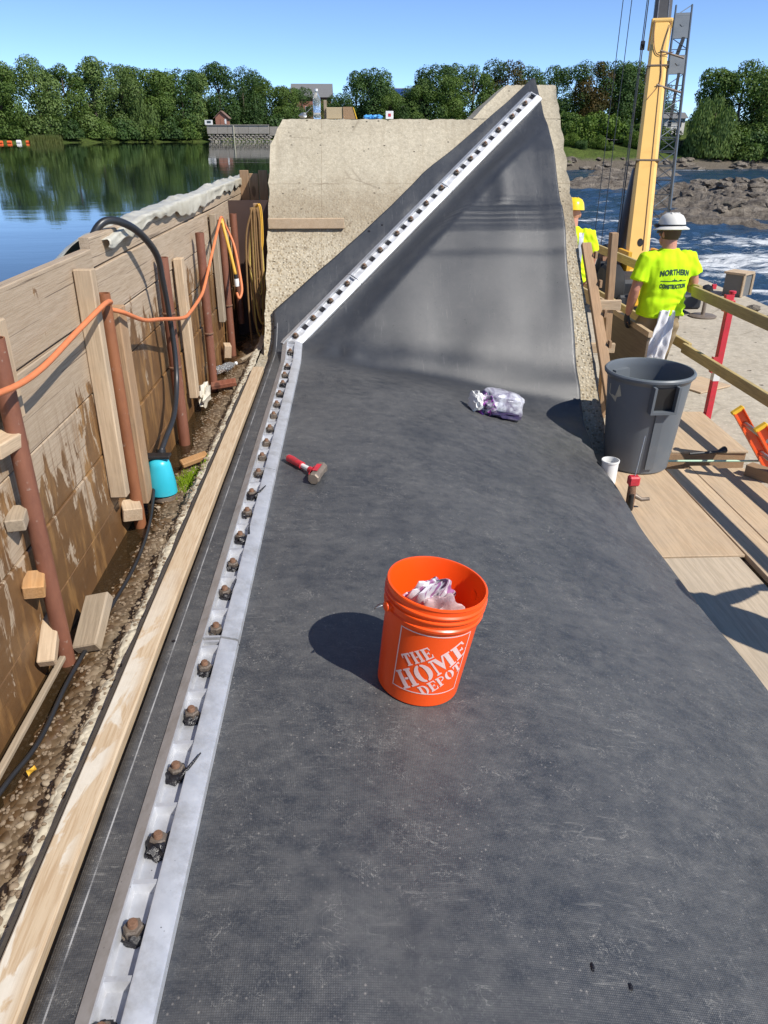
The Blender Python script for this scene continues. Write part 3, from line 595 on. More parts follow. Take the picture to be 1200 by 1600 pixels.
# --- concrete abutment with its inclined face
def build_abutment():
    t = thing('concrete_abutment', 'massive tan concrete abutment with an inclined exposed aggregate face at the end of the crest', 'abutment', (0.6, 9.5, -1.1))
    def xl(z): return -0.765 if z < 1.54 else lerp(-0.765, -0.655, (z - 1.54) / 0.217)
    def face(zs, fl, fr, nx, yb, nm):
        mb = MB(); nz = len(zs) - 1
        def f(u, v):
            z = zs[round(v * nz)]; a = fl(z); b = fr(z); x = a + (b - a) * u; y = Y0 + z / K43
            edge = u in (0, 1) or v in (0, 1); d = 0 if edge else 0.006 * NZ.noise(V((x * 9, z * 9, 1))) + 0.010 * NZ.noise(V((x * 2.2, z * 2.2, 4))) - 0.012
            if edge: x += (0.016 * NZ.noise(V((z * 11, 2, u))) + 0.008 * NZ.noise(V((z * 30, 4, u)))) * (1 if u in (0, 1) else 0); 
            dz = -abs(0.022 * NZ.noise(V((x * 12, 5, 0)))) - 0.03 * max(0, NZ.noise(V((x * 5, 9, 0))) - 0.35) if v == 1 else 0
            return V((x, y, z + dz)) + NSL * d
        mb.grid(f, nx, nz, 0, False)
        bd = [j * (nx + 1) for j in range(nz + 1)] + [nz * (nx + 1) + i for i in range(1, nx + 1)] + [j * (nx + 1) + nx for j in range(nz - 1, -1, -1)]
        b0 = len(mb.v); mb.v += [V((mb.v[i].x, yb, mb.v[i].z)) for i in bd]
        for k in range(len(bd) - 1): mb.f.append((bd[k], bd[k + 1], b0 + k + 1, b0 + k)); mb.m.append(0)
        mb.f.append(tuple(b0 + k for k in range(len(bd)))); mb.m.append(0)
        return mb.build(nm, MAT['abut'], t, smooth=35)
    zs = [-1.1 + (1.757 + 1.1) * i / 64 for i in range(65)]
    face(zs, xl, lambda z: 2.042 + 0.012 * ss(0, 2, z), 64, 12.4, 'block')
    zs = [1.759 + (2.065 - 1.759) * i / 10 for i in range(11)]
    face(zs, lambda z: lerp(1.19, 1.56, (z - 1.759) / 0.306), lambda z: 2.054, 20, 8.66, 'raised_end')
build_abutment()

# ================================================================== RUBBER SHEET
def rub_left(y): return pw(y, [(6.42, -0.688), (6.50, -0.70), (6.69, -0.455), (7.0, -0.05), (7.33, 0.355), (7.6, 0.66), (8.0, 1.2), (8.48, 1.815)]) + (0.012 * NZ.noise(V((y * 4, 0, 0))) if y > 6.5 else 0.002 * NZ.noise(V((y * 3, 0, 0))))
def rub_right(y): return pw(y, [(-2, 1.79), (3.2, 1.795), (5.1, 1.80), (5.8, 1.875), (8.2, 1.878), (8.48, 1.845)]) + 0.012 * NZ.noise(V((y * 2.3, 7, 0)))
def g2(x, y, cx, cy, sx, sy): return math.exp(-((x - cx) / sx) ** 2 - ((y - cy) / sy) ** 2)
def rub_pt(x, y):
    z = rub_z(x, y); e = 0.02
    n = V((-(rub_z(x + e, y) - rub_z(x - e, y)) / (2 * e), -(rub_z(x, y + e) - rub_z(x, y - e)) / (2 * e), 1)).normalized()
    d = 0.022 * ss(6.0, 6.3, y)
    xb = -0.505 + 1.147 * max(0.0, y - 6.25); sl = ss(5.75, 6.25, y) * ss(0.125, 0.46, x - xb) * ss(8.45, 8.0, y)
    d += 0.012 * ss(6.4, 6.6, y) * ss(-0.12, -0.22, x - xb) * NZ.noise(V((x * 3.5, y * 3.5, 2)))
    d += sl * (pw(y, [(6.0, 0.0), (6.25, 0.034), (6.84, 0.135), (6.88, 0.135), (7.02, 0.163), (7.17, 0.158), (7.205, 0.154), (7.235, 0.132), (7.30, 0.128), (7.7, 0.150), (8.1, 0.085), (8.45, 0.0)]) + 0.030 * NZ.noise(V((x * 1.5, y * 1.2, 3.3))) + 0.012 * NZ.noise(V((x * 3.4, y * 2.4, 8.4))))
    d += sl * (0.022 * math.exp(-((x - 1.36) / 0.085) ** 2) * ss(7.2, 7.3, y) * (1 - ss(7.55, 7.85, y))) + 0.020 * ss(1.66, 1.88, x) * ss(6.0, 6.5, y)
    inb = ss(0.12, 0.36, x + 0.505 - 1.147 * max(0.0, y - 6.25))      # away from the clamp
    d += inb * 0.0045 * g2(x, y, 1.15, 7.17, 0.6, 0.10) * math.sin(y * 150 + 2.2 * NZ.noise(V((x * 2.2, y, 0))))
    d += 0.030 * g2(x, y, -0.24, 6.10, 0.10, 0.10) + 0.034 * g2(x, y, -0.02, 6.07, 0.085, 0.10) - 0.012 * g2(x, y, -0.13, 6.08, 0.04, 0.1)
    yc = 5.93 + 0.03 * math.sin(x * 2.4) - 0.07 * x * x * 0.3; d -= 0.012 * ss(-0.2, 0.2, x) * math.exp(-((y - yc) / 0.05) ** 2)   # crease at the toe
    d += 0.020 * ss(-0.1, 0.3, x) * math.exp(-((y - yc - 0.13) / 0.09) ** 2)
    cr = ss(-0.2, 0.3, x) * (1 - ss(5.2, 5.8, y))
    d += cr * (0.010 * NZ.noise(V((x * 1.5, y * 1.2, 0))) + 0.0035 * NZ.noise(V((x * 5 + y * 2, y * 3, 6))))
    d += 0.006 * inb * ss(1.5, 1.9, x) * NZ.noise(V((y * 3, x * 2, 9)))
    d -= 0.004 * math.exp(-((x - 0.05 - 0.0 * y) / 0.07) ** 2) * (1 - ss(1.0, 2.0, y))
    return V((x, y, z)) + n * d
def build_rubber():
    ys = [-2 + 0.05 * i for i in range(40)] + [0.0 + 0.035 * i for i in range(154)]
    y = ys[-1]
    while y < 8.475: y += 0.0125 if 7.0 < y < 7.4 else 0.022; ys.append(min(y, 8.478))
    nu = 96; mb = MB(); nv = len(ys) - 1
    def f(u, v):
        yy = ys[round(v * nv)]; a = rub_left(yy); b = max(rub_right(yy), a + 0.004); return rub_pt(a + (b - a) * u, yy)
    mb.grid(f, nu, nv)
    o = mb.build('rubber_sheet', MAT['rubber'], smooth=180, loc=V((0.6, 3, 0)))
    if sum(p.normal.z for p in o.data.polygons) < 0: o.data.flip_normals()
    md = o.modifiers.new('thickness', 'SOLIDIFY'); md.thickness = 0.016; md.offset = -1
    tag(o, 'large dusty black rubber membrane draped over the dam crest and up the abutment face', 'rubber sheet')
    for x, y, r in [(-0.662, 2.165, 0.0075), (-0.66, 3.9, 0.006), (-0.665, 5.2, 0.006), (-0.672, 6.38, 0.013), (0.15, 7.12, 0.013), (0.27, 7.17, 0.01)]:
        mb = MB(); p = rub_pt(x, y); n = NSL if y > 6.3 else V((0, 0, 1)); fr = frame(p + n * 0.0015, (1, 0, 0), n)
        mb.lathe(p + n * 0.001, [(r, 0), (r * 0.92, 0.0015)], 12, 0, fr.to_3x3())
        mb.build('bolt_hole', MAT['tar'], o)
build_rubber()

# ================================================================== CLAMP BARS
PITCH = 0.226
def anchor_meshes():
    st = MB().lathe((0, 0, 0), [(0.0115, 0.006), (0.0115, 0.048), (0.0095, 0.051), (0.0, 0.051)], 12).mesh('anchor_bolt', MAT['rust_stud'], smooth=40)
    nb = MB(); nb.lathe((0, 0, 0), [(0.0225, 0.014), (0.0225, 0.034), (0.0195, 0.038), (0.011, 0.038)], 6); nut = nb.mesh('nut', MAT['rust_nut'])
    wa = MB().lathe((0, 0, 0), [(0.0265, 0.0095), (0.0265, 0.014), (0.011, 0.014)], 18).mesh('washer', MAT['rust_nut'], smooth=40)
    tars = []
    for k in range(6):
        mb = MB(); mb.blob((0.003 * (k - 2), -0.011, 0.013), 0.029, 3, 0.6, 2.3, (1.0, 1.05, 0.55), 30 + k)
        for j in range(7):
            a = rnd.uniform(0, 6.3); d = rnd.uniform(0.022, 0.036); mb.blob((d * math.cos(a), d * math.sin(a) - 0.006, 0.012), rnd.uniform(0.003, 0.009), 1, 0.5, 2, (1, 1.2, 0.4), k * 9 + j)
        if k % 2: mb.tube([(0.02, -0.02, 0.014), (0.033, 0.0, 0.03), (0.037, 0.03 + 0.01 * k, 0.034)], [0.007, 0.005, 0.002], 6)
        tars.append(mb.mesh('sealant', MAT['tar'], smooth=60))
    return st, nut, wa, tars
A_ST, A_NUT, A_WA, A_TARS = anchor_meshes()
def clamp_bar(fr, L, bolts, label, tarsc=1.0, wide=1.0, web_shades=False):
    mb = MB(); tap = 0.0; P = [(-0.082, 0.0), (-0.082, 0.005), (-0.044, 0.033), (-0.040, 0.033), (-0.034, 0.010)]
    Q = [(0.013, 0.010), (0.020, 0.036), (0.025, 0.0365), (0.072, 0.025), (0.079, 0.020), (0.081, 0.0)]
    pr = P + Q; n = len(pr); vs = []
    for y in (0.002, L - 0.002):
        for x, z in pr: vs.append(V((x * wide, y, z)))
    fs = [tuple(range(n)), tuple(range(2 * n - 1, n - 1, -1))] + [(i, (i + 1) % n, n + (i + 1) % n, n + i) for i in range(n)]
    mb.add(vs, fs)
    for b in bolts:                                     # cross webs midway between the bolts
        yw = b + PITCH * 0.47
        if 0.02 < yw < L - 0.02 and not web_shades:
            w0 = [(-0.0395, 0.008), (-0.0395, 0.0315), (0.0180, 0.0315), (0.0180, 0.008)]
            vv = [V((x, yw - (0.006 if z > 0.02 else 0.016), z)) for x, z in w0] + [V((x, yw + (0.006 if z > 0.02 else 0.012), z)) for x, z in w0]
            mb.add(vv, [(0, 1, 2, 3), (7, 6, 5, 4), (1, 5, 6, 2), (0, 4, 5, 1), (2, 6, 7, 3), (3, 7, 4, 0)])
    for y in (0.004, L - 0.014):
        vv = [V((x, y + d, z)) for d in (0, 0.010) for x, z in [(-0.0395, 0.008), (-0.0395, 0.0315), (0.0180, 0.0315), (0.0180, 0.008)]]
        mb.add(vv, [(0, 1, 2, 3), (7, 6, 5, 4), (1, 5, 6, 2), (0, 4, 5, 1), (2, 6, 7, 3), (3, 7, 4, 0)])
    o = mb.build('clamp_bar', MAT['alu'], None, True, smooth=25); o.matrix_local = fr
    tag(o, label, 'clamp bar', 'cast aluminium clamp bars holding the rubber edge')
    for b in (bolts if web_shades else []):
        if 0.03 < b + PITCH * 0.5 < L - 0.03: MB().box((-0.0105, b + PITCH * 0.5, 0.0125), (0.047, 0.048, 0.004)).build('web_shade', MAT['tar'], o, True)  # thin black boxes stand in for the shaded faces of the cross webs
    for b in bolts:
        q = bpy.data.objects.new('anchor_bolt', A_ST); COL.objects.link(q); q.parent = o
        q.location = (-0.0115 + rnd.uniform(-0.003, 0.003), b + rnd.uniform(-0.012, 0.012), 0); q.rotation_euler = (rnd.uniform(-.05, .05), rnd.uniform(-.05, .05), rnd.uniform(0, 6))
        for nm, me in (('nut', A_NUT), ('washer', A_WA), ('sealant', A_TARS[rnd.randrange(6)])):
            c = bpy.data.objects.new(nm, me); COL.objects.link(c); c.parent = q
            if nm == 'sealant': s = tarsc * rnd.uniform(0.6, 1.25); c.scale = (s, s, min(1.2, s * 1.1)); c.rotation_euler = (0, 0, -q.rotation_euler.z + rnd.uniform(-.5, .5))
    return o
UP = V((0, 0, 1)); XB = -0.5065
BY = [1.077 + PITCH * k for k in range(-9, 24)]
def seg(y0, y1, label, ts): clamp_bar(frame((XB, y0, 0.001), (0, 1, 0), UP), y1 - y0, [y - y0 for y in BY if y0 + 0.05 < y < y1 - 0.04], label, ts)
seg(-1.0, 2.128, 'nearest silver clamp bar, cut by the bottom frame edge, its bolts smeared with black sealant', 1.05)
seg(2.136, 3.62, 'second silver clamp bar along the crest, its near end at the stepped joint', 0.95)
seg(3.622, 5.79, 'third silver clamp bar along the crest, ending at the small mitred corner piece', 0.9)
pA = V((XB, 5.793, 0.001)); pB = V((-0.508, 6.07, 0.075))
clamp_bar(frame(pA, pB - pA, V((0, -0.27, 1))), (pB - pA).length, [0.135], 'short mitred silver clamp piece at the foot of the abutment slope', 0.8)
dS = (V((1.711, 8.212, 1.843)) - V((-0.475, 6.307, 0.066))).normalized()
s0 = V((-0.505, 6.281, 0.042)) + NSL * 0.030; LT = 3.62
sb = [0.04 + (3.43) * k / 15 for k in range(16)]
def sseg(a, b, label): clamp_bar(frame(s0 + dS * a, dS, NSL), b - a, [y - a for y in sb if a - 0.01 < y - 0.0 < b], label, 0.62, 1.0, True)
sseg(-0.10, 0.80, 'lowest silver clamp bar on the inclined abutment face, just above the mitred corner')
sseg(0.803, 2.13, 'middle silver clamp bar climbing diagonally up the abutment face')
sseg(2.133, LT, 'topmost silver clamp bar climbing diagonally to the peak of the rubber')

# ================================================================== TIMBER CURB
mb = MB()
N = 60
def cf(u, v):
    a = [(-0.792, -0.05), (-0.792, 0.006), (-0.787, 0.011), (-0.712, 0.011), (-0.707, 0.006), (-0.707, -0.05)]
    x, z = a[round(u * 5)]; y = -1 + 6.66 * v; return V((x + 0.003 * NZ.noise(V((y * 1.1, 0, 1))), y, z + 0.002 * NZ.noise(V((y * 2, x * 9, 1)))))
mb.grid(cf, 5, N); b = len(mb.v); mb.f.append((b - 6, b - 5, b - 4, b - 3, b - 2, b - 1)); mb.m.append(0)
tag(mb.build('timber_curb', MAT['curb'], smooth=30), 'long pale timber curb with white plaster smears beside the rubber edge', 'timber curb')
mb = MB().grid(lambda u, v: V((-0.810 + 0.017 * u + 0.005 * NZ.noise(V((v * 40, 0, 0))), -1 + 6.3 * v, -0.004 + 0.003 * NZ.noise(V((v * 60, u * 3, 0))))), 2, 120)
o = mb.build('joint_strip', MAT['black_strip']); md = o.modifiers.new('t', 'SOLIDIFY'); md.thickness = 0.03; md.offset = -1
tag(o, 'thin black joint strip squeezed between the timber curb and the rough concrete edge', 'joint strip')

# ================================================================== PLANK WALL
wall = thing('timber_wall', 'long plank cofferdam wall of stained timber between the lake and the gravel trough', 'timber wall', (-1.16, 3.4, -0.3))
def plank(y0, y1, z0, z1):
    x = -1.163 + rnd.uniform(-0.006, 0.006)
    mb = MB(); nl = max(2, int((y1 - y0) / 0.25)); L = y1 - y0; h = z1 - z0; T = 0.044
    ring = [(-T / 2, -h / 2), (T / 2 - 0.003, -h / 2), (T / 2, -h / 2 + 0.004), (T / 2, h / 2 - 0.004), (T / 2 - 0.003, h / 2), (-T / 2, h / 2)]
    sd = rnd.uniform(0, 99); vs = []
    for j in range(nl + 1):
        y = -L / 2 + L * j / nl
        for a, b in ring: vs.append(V((a + 0.004 * NZ.noise(V((y * 0.8, sd, b))), y, b + 0.004 * NZ.noise(V((y * 1.2, sd, 3))))))
    fs = [(j * 6 + k, j * 6 + (k + 1) % 6, (j + 1) * 6 + (k + 1) % 6, (j + 1) * 6 + k) for j in range(nl) for k in range(6)] + [tuple(range(6)), tuple(nl * 6 + k for k in range(5, -1, -1))]
    mb.add(vs, fs); o = mb.build('plank', MAT['wall'], None, True, smooth=25); o.parent = wall
    o.location = V((x, (y0 + y1) / 2, (z0 + z1) / 2)) - wall.location; o.rotation_euler = (rnd.uniform(-.002, .002), rnd.uniform(-.008, .008), 0)
for z0, z1 in [(0.895, 1.165), (0.615, 0.888), (0.335, 0.608), (0.055, 0.328), (-0.30, 0.048)]:
    plank(-1.2, 0.95, z0, z1); plank(0.956, 3.44, z0 + rnd.uniform(-.003, .003), z1)
for k, (z0, z1) in enumerate([(1.085, 1.21), (0.855, 1.078), (0.615, 0.848), (0.335, 0.608), (0.05, 0.328), (-0.30, 0.043)]):
    plank(3.446, 6.12, z0, z1); plank(6.126, 9.6, z0 + rnd.uniform(-.004, .004), z1)
pipes = [(2.235, 1.06, 'pipe', 0.030, 'nearest rusty steel pipe post, in front of the loose wooden wedges'),
         (3.31, 0.995, 'pipe_orange', 0.029, 'second rusty pipe post, orange brown, beside the tall square stake'),
         (4.40, 0.99, 'pipe', 0.034, 'third rusty pipe post, with the black hose running down its front'),
         (5.52, 1.0, 'pipe', 0.031, 'fourth rusty pipe post, leaning behind the crumpled white bag'),
         (6.54, 0.99, 'pipe', 0.031, 'fifth rusty pipe post, with the cord loop hung over its top'),
         (7.22, 0.98, 'pipe', 0.031, 'short farthest rusty pipe post in the shaded corner by the abutment')]
for y, zt, m, r, lab in pipes:
    zb = -0.22 if y < 7 else 0.0
    t = thing('pipe_post', lab, 'pipe post', (-1.085, y, zb), 'rusty pipe posts bracing the plank wall')
    mb = MB(); n = 12; lean = rnd.uniform(-0.012, 0.012)
    pts = [V((-1.085 + lean * k / n, y + 0.03 * (k / n), zb + (zt - zb) * k / n)) for k in range(n + 1)]
    if y < 7 and y > 4: pts[:] = [V((p.x, p.y + 0.02, p.z)) for p in pts]
    mb.tube(pts, r, 14, cap=False); b = len(mb.v); mb.tube(pts[-1:-3:-1], r * 0.84, 14, cap=False)
    o = mb.build('tube', MAT[m], t, smooth=60)
    tp = pts[-1]; cap = MB()
    vs = [tp + V((math.cos(2 * PI * k / 14) * q, math.sin(2 * PI * k / 14) * q, 0)) for q in (r * 0.84, r) for k in range(14)]
    cap.add(vs, [(k, (k + 1) % 14, 14 + (k + 1) % 14, 14 + k) for k in range(14)]); cap.build('rim', MAT['pipe_orange'], t)
    if 4 < y < 7:
        for zc in ((0.30,) if y > 5 else (0.68, 0.36)):
            MB().lathe((-1.085 + lean * 0.5, y + 0.03 * zc + 0.02, zc), [(r, -0.006), (r + 0.006, -0.004), (r + 0.006, 0.004), (r, 0.006)], 14).build('wire_tie', MAT['rust_stud'], t)
def stake(p0, p1, wd, th, m, lab, up=(1, 0, 0)):
    o = beamobj('wooden_stake', p0, p1, wd, th, MAT[m], up, None, 0.005); return tag(o, lab, 'stake', 'wooden stakes against the plank wall')
stake((-1.095, 3.13, 0.12), (-1.10, 3.19, 1.12), 0.060, 0.075, 'wood_pale', 'tallest square pale stake just left of the second rusty pipe')
stake((-1.10, 3.50, -0.08), (-1.105, 3.53, 0.90), 0.115, 0.06, 'wood_form', 'broad stake just right of the second rusty pipe, behind the blue pump')
stake((-1.105, 2.32, 0.78), (-1.105, 2.33, 1.10), 0.088, 0.04, 'wood_pale', 'short clean stake whose top shows behind the nearest pipe')
stake((-1.095, 4.90, 0.02), (-1.10, 4.93, 0.92), 0.09, 0.055, 'wood_pale', 'pale stake midway between the hose pipe and the fourth pipe')
stake((-1.108, 4.52, -0.10), (-1.108, 4.57, 0.86), 0.045, 0.035, 'wood_grey', 'thin weathered stake right behind the black hose')
stake((-1.10, 6.30, 0.22), (-1.10, 6.32, 1.06), 0.09, 0.05, 'wood_grey', 'weathered stake left of the hanging cord loop')
stake((-0.83, 6.93, 0.2), (-0.83, 6.93, 1.09), 0.05, 0.045, 'wood_form', 'narrow stake with the rope coil hung on it at the abutment corner')
for p, s, r, m, lab in [((-1.115, 2.20, 0.485), (0.06, 0.10, 0.045), (0.1, 0, 0.2), 'wood_grey', 'grey wedge block stuck left of the nearest pipe at mid height'),
                        ((-1.11, 2.19, 0.235), (0.07, 0.09, 0.055), (0.2, 0.1, 0.3), 'wood_orange', 'orange stained wedge block below the grey one behind the nearest pipe'),
((-1.11, 2.20, 0.0), (0.06, 0.20, 0.04), (0.45, 0.0, 0.15), 'wood_pale', 'clean pale wedge at the foot of the nearest pipe'),
                        ((-1.11, 2.20, 0.745), (0.08, 0.12, 0.05), (0.0, 0.1, -0.2), 'wood_pale', 'upper wedge block at the left edge behind the nearest pipe'),
                        ((-1.10, 3.26, -0.02), (0.09, 0.10, 0.07), (0.1, 0.1, 0.4), 'wood_pale', 'pale wedge block at the foot of the second pipe'),
                        ((-1.09, 6.32, -0.03), (0.06, 0.09, 0.11), (0.1, 0.1, 0.3), 'wood_pale', 'small upright block near the foot of the fifth pipe')]:
    mb = MB().box((0, 0, 0), s, None, 0, 0.004); o = mb.build('wooden_wedge', MAT[m], None, True); o.location = p; o.rotation_euler = r
    tag(o, lab, 'wedge', 'wooden wedges behind the pipes')
# loose pieces lying in the trough
def loose(name, p, s, r, m, lab, cat):
    o = MB().box((0, 0, 0), s, None, 0, 0.005).build(name, MAT[m], None, True); o.location = p; o.rotation_euler = r; return tag(o, lab, cat)
loose('wood_block', (-1.018, 2.375, -0.055), (0.10, 0.235, 0.048), (R(24), R(-14), R(-6)), 'wood_grey', 'rough cut wood block lying by the foot of the nearest pipe', 'wood block')
loose('wood_offcut', (-0.945, 4.02, -0.075), (0.16, 0.06, 0.03), (R(8), R(-10), R(28)), 'wood_orange', 'orange wood offcut lying beyond the moss patch in the trough', 'offcut')
loose('red_board', (-1.0, 5.50, -0.075), (0.19, 0.09, 0.035), (R(5), R(-6), R(10)), 'wood_red', 'dull red board end lying across the trough at the fourth pipe', 'board')
loose('grey_lath', (-0.90, 6.25, -0.06), (0.17, 0.035, 0.02), (0, R(-15), R(40)), 'wood_grey', 'grey lath piece lying in the shaded end of the trough', 'lath')
o = beamobj('wood_lath', (-1.085, 2.24, -0.095), (-1.085, 0.7, -0.10), 0.022, 0.02, MAT['wood_grey'], (0, 0, 1)); tag(o, 'long thin lath lying along the wall base at lower left', 'lath')
# corner: boards and steel plate closing the trough
o = MB().box((-0.965, 7.42, 0.35), (0.38, 0.012, 1.46)).build('steel_plate', simple('dark_brown_steel_plate', (0.075, 0.045, 0.036), 0.6, 0.2, 0.3, 4)); tag(o, 'dark rusty steel plate closing the shaded gap beside the abutment', 'steel plate')
eb = thing('end_boards', 'reddish vertical boards behind the dark steel plate at the wall corner', 'boards', (-0.95, 8.3, 0.6))
for k in range(4):
    q = beamobj('board', (-1.09 + 0.095 * k, 8.3, 0.5), (-1.09 + 0.095 * k, 8.3, 1.30 - 0.03 * (k % 2)), 0.09, 0.03, MAT['wood_form'], (0, 1, 0), eb)
loose('ledge_board', (-0.415, 7.148, 0.905), (0.685, 0.045, 0.088), (0, 0, 0), 'wood_pale', 'pale short board resting on the abutment face left of the rubber', 'board')
# plastic sheet over the wall top
def sheet():
    def f(u, v):
        y = 3.62 + 5.2 * v; top = pw(y, [(3.6, 1.17), (4.4, 1.215), (9, 1.222)])
        sd = pw(y, [(3.6, 0.02), (4.0, 0.05), (4.6, 0.03), (5.0, 0.05), (5.5, 0.10), (6.3, 0.08), (7, 0.06), (9, 0.06)])
        s = (u - 0.55); out = 0.46 - 0.18 * v
        n = NZ.noise(V((u * 3, y * 3.2, 1))); n2 = NZ.noise(V((u * 8, y * 8, 4))); n3 = NZ.noise(V((y * 5, 2, 8))); n *= 0.6; n2 = n2 * 0.7 + 0.5 * NZ.noise(V((u * 21, y * 17, 4)))
        if u > 0.62: t = (u - 0.62) / 0.38; x = -1.134 + 0.02 + 0.016 * n; z = top + 0.015 - t * (sd + 0.045 * n3) - 0.01 + 0.008 * n2
        elif u > 0.5: t = (u - 0.5) / 0.12; x = -1.20 + 0.085 * t; z = top + 0.012 + 0.010 * n2 + 0.006 * n
        else: t = (0.5 - u) / 0.5; x = -1.20 - t * out * (0.75 + 0.5 * n3); z = top + 0.022 - 0.34 * t ** 1.5 + 0.035 * n + 0.02 * n2
        return V((x, y, z))
    o = MB().grid(f, 26, 170).build('plastic_sheet', MAT['sheet'], smooth=180)
    md = o.modifiers.new('t', 'SOLIDIFY'); md.thickness = 0.003
    tag(o, 'crumpled dusty plastic sheeting draped over the top of the plank wall', 'plastic sheet')
sheet()
# hoses, pump, cords
def cable(name, pts, r, m, lab, cat, n=8, seg=8):
    o = MB().tube(bez(pts, n), r, seg).build(name, MAT[m], smooth=180); return tag(o, lab, cat)
HP = bez([(-1.27, 3.70, 0.86), (-1.235, 3.70, 1.12), (-1.165, 3.76, 1.245), (-1.075, 3.90, 1.205), (-1.035, 4.12, 1.06), (-1.035, 4.20, 0.90), (-1.035, 4.24, 0.72), (-1.03, 4.24, 0.5), (-1.025, 4.16, 0.33), (-1.01, 3.95, 0.22), (-1.02, 3.76, 0.16), (-1.03, 3.67, 0.12)], 8)
tag(MB().tube(HP, [lerp(0.0185, 0.0145, ss(28, 44, i)) for i in range(len(HP))], 10).build('suction_hose', MAT['hose'], smooth=180), 'black pump hose curving over the wall top down to the blue pump', 'hose')
cable('pump_cable', [(-1.08, 3.66, 0.08), (-1.07, 3.6, -0.02), (-1.03, 3.3, -0.10), (-1.0, 2.9, -0.11), (-1.02, 2.45, -0.115), (-1.03, 2.1, -0.11), (-1.02, 1.8, -0.105), (-1.06, 1.6, -0.11), (-1.1, 1.2, -0.11)], 0.008, 'hose', 'thin black cable lying along the wet gravel under the plank wall', 'cable')
pm = thing('sump_pump', 'turquoise submersible pump standing in the wet trough', 'pump', (-1.03, 3.60, -0.125))
MB().lathe((-1.03, 3.60, -0.125), [(0.055, 0.035), (0.074, 0.04), (0.072, 0.10), (0.058, 0.20), (0.050, 0.222), (0.03, 0.235), (0.0, 0.237)], 22, sy=0.9).build('housing', MAT['pump'], pm, smooth=40)
MB().lathe((-1.03, 3.60, -0.125), [(0.060, 0.0), (0.066, 0.006), (0.066, 0.028), (0.058, 0.033)], 22, sy=0.9).build('base', MAT['hammer_head'], pm, smooth=40)
MB().box((-1.035, 3.60, 0.122), (0.135, 0.06, 0.016), None, 0, 0.003).box((-1.095, 3.60, 0.10), (0.014, 0.05, 0.05)).build('handle', MAT['black'], pm)
MB().tube([(-1.03, 3.64, 0.06), (-1.03, 3.67, 0.13)], 0.026, 12).build('outlet', MAT['black'], pm, smooth=50)
MB().tube([(-1.09, 3.555, 0.04), (-1.095, 3.55, -0.06)], 0.012, 8).build('switch', MAT['black'], pm, smooth=50)
cable('extension_cord', [(-1.03, 1.7, 1.02), (-1.02, 2.09, 0.945), (-1.015, 2.37, 0.93), (-1.015, 2.77, 0.965), (-1.01, 3.10, 0.995), (-1.045, 3.29, 0.965), (-1.10, 3.36, 0.93), (-1.05, 3.45, 0.89), (-1.03, 3.70, 0.80), (-1.02, 3.97, 0.745), (-0.985, 4.35, 0.67), (-0.99, 4.59, 0.655), (-1.01, 5.0, 0.655), (-1.02, 5.24, 0.68), (-1.04, 5.7, 0.80), (-1.04, 6.2, 0.99), (-1.06, 6.48, 1.02), (-1.06, 6.62, 0.95), (-1.0, 6.60, 0.80), (-0.95, 6.45, 0.62), (-0.925, 6.35, 0.47), (-0.945, 6.3, 0.41), (-0.965, 6.32, 0.45)], 0.0105, 'cord', 'orange extension cord draped in a long swag along the plank wall', 'cord')
cy = thing('yellow_cord', 'short yellow cord hanging from the fifth pipe with a white plug at its end', 'cord', (-1.0, 6.45, 0.47))
MB().tube(bez([(-1.06, 6.42, 0.98), (-1.065, 6.5, 1.01), (-1.04, 6.46, 0.9), (-1.0, 6.42, 0.72), (-0.975, 6.4, 0.58)], 6), 0.013, 8).build('jacket', MAT['cord_y'], cy, smooth=180)
MB().tube([(-0.975, 6.4, 0.585), (-0.972, 6.4, 0.55)], 0.017, 10).tube([(-0.972, 6.4, 0.55), (-0.968, 6.4, 0.49)], [0.02, 0.022], 10, 1).build('plug', [MAT['black'], MAT['white_plastic']], cy, smooth=50)
rc = thing('rope_coil', 'coil of yellow and brown rope hanging on a stake in the shaded corner', 'rope', (-0.84, 6.88, 0.0))
for k in range(11):
    w_ = rnd.uniform(0.02, 0.075); bt = rnd.uniform(-0.02, 0.55) if k < 9 else rnd.uniform(-0.25, 0.0); cx = -0.83 + rnd.uniform(-0.02, 0.015); y = 6.885 + rnd.uniform(-0.015, 0.015)
    cx2 = cx - rnd.uniform(0.0, 0.05)
    pts = [(cx - 0.02, y, 1.06), (cx2 - w_ * 0.8, y - 0.01, 0.75), (cx2 - w_, y - 0.02, bt + 0.15), (cx2, y - 0.02, bt), (cx2 + w_ * 0.8, y - 0.01, bt + 0.15), (cx + w_ * 0.5, y, 0.8), (cx + 0.02, y, 1.06)]
    MB().tube(bez(pts, 6), 0.0085, 7).build('rope_loop', MAT['rope' if k % 2 else 'rope_br'], rc, smooth=180)
for k in range(2):
    x = -0.80 + 0.012 * k; MB().tube(bez([(x - 0.03, 6.9, 1.065), (x, 6.87, 1.085), (x + 0.012, 6.87, 1.0), (x + 0.006, 6.87, 0.80), (x - 0.01, 6.87, 0.66 + 0.05 * k)], 6), 0.0062, 7).build('rope_loop', MAT['cord_y'], rc, smooth=180)
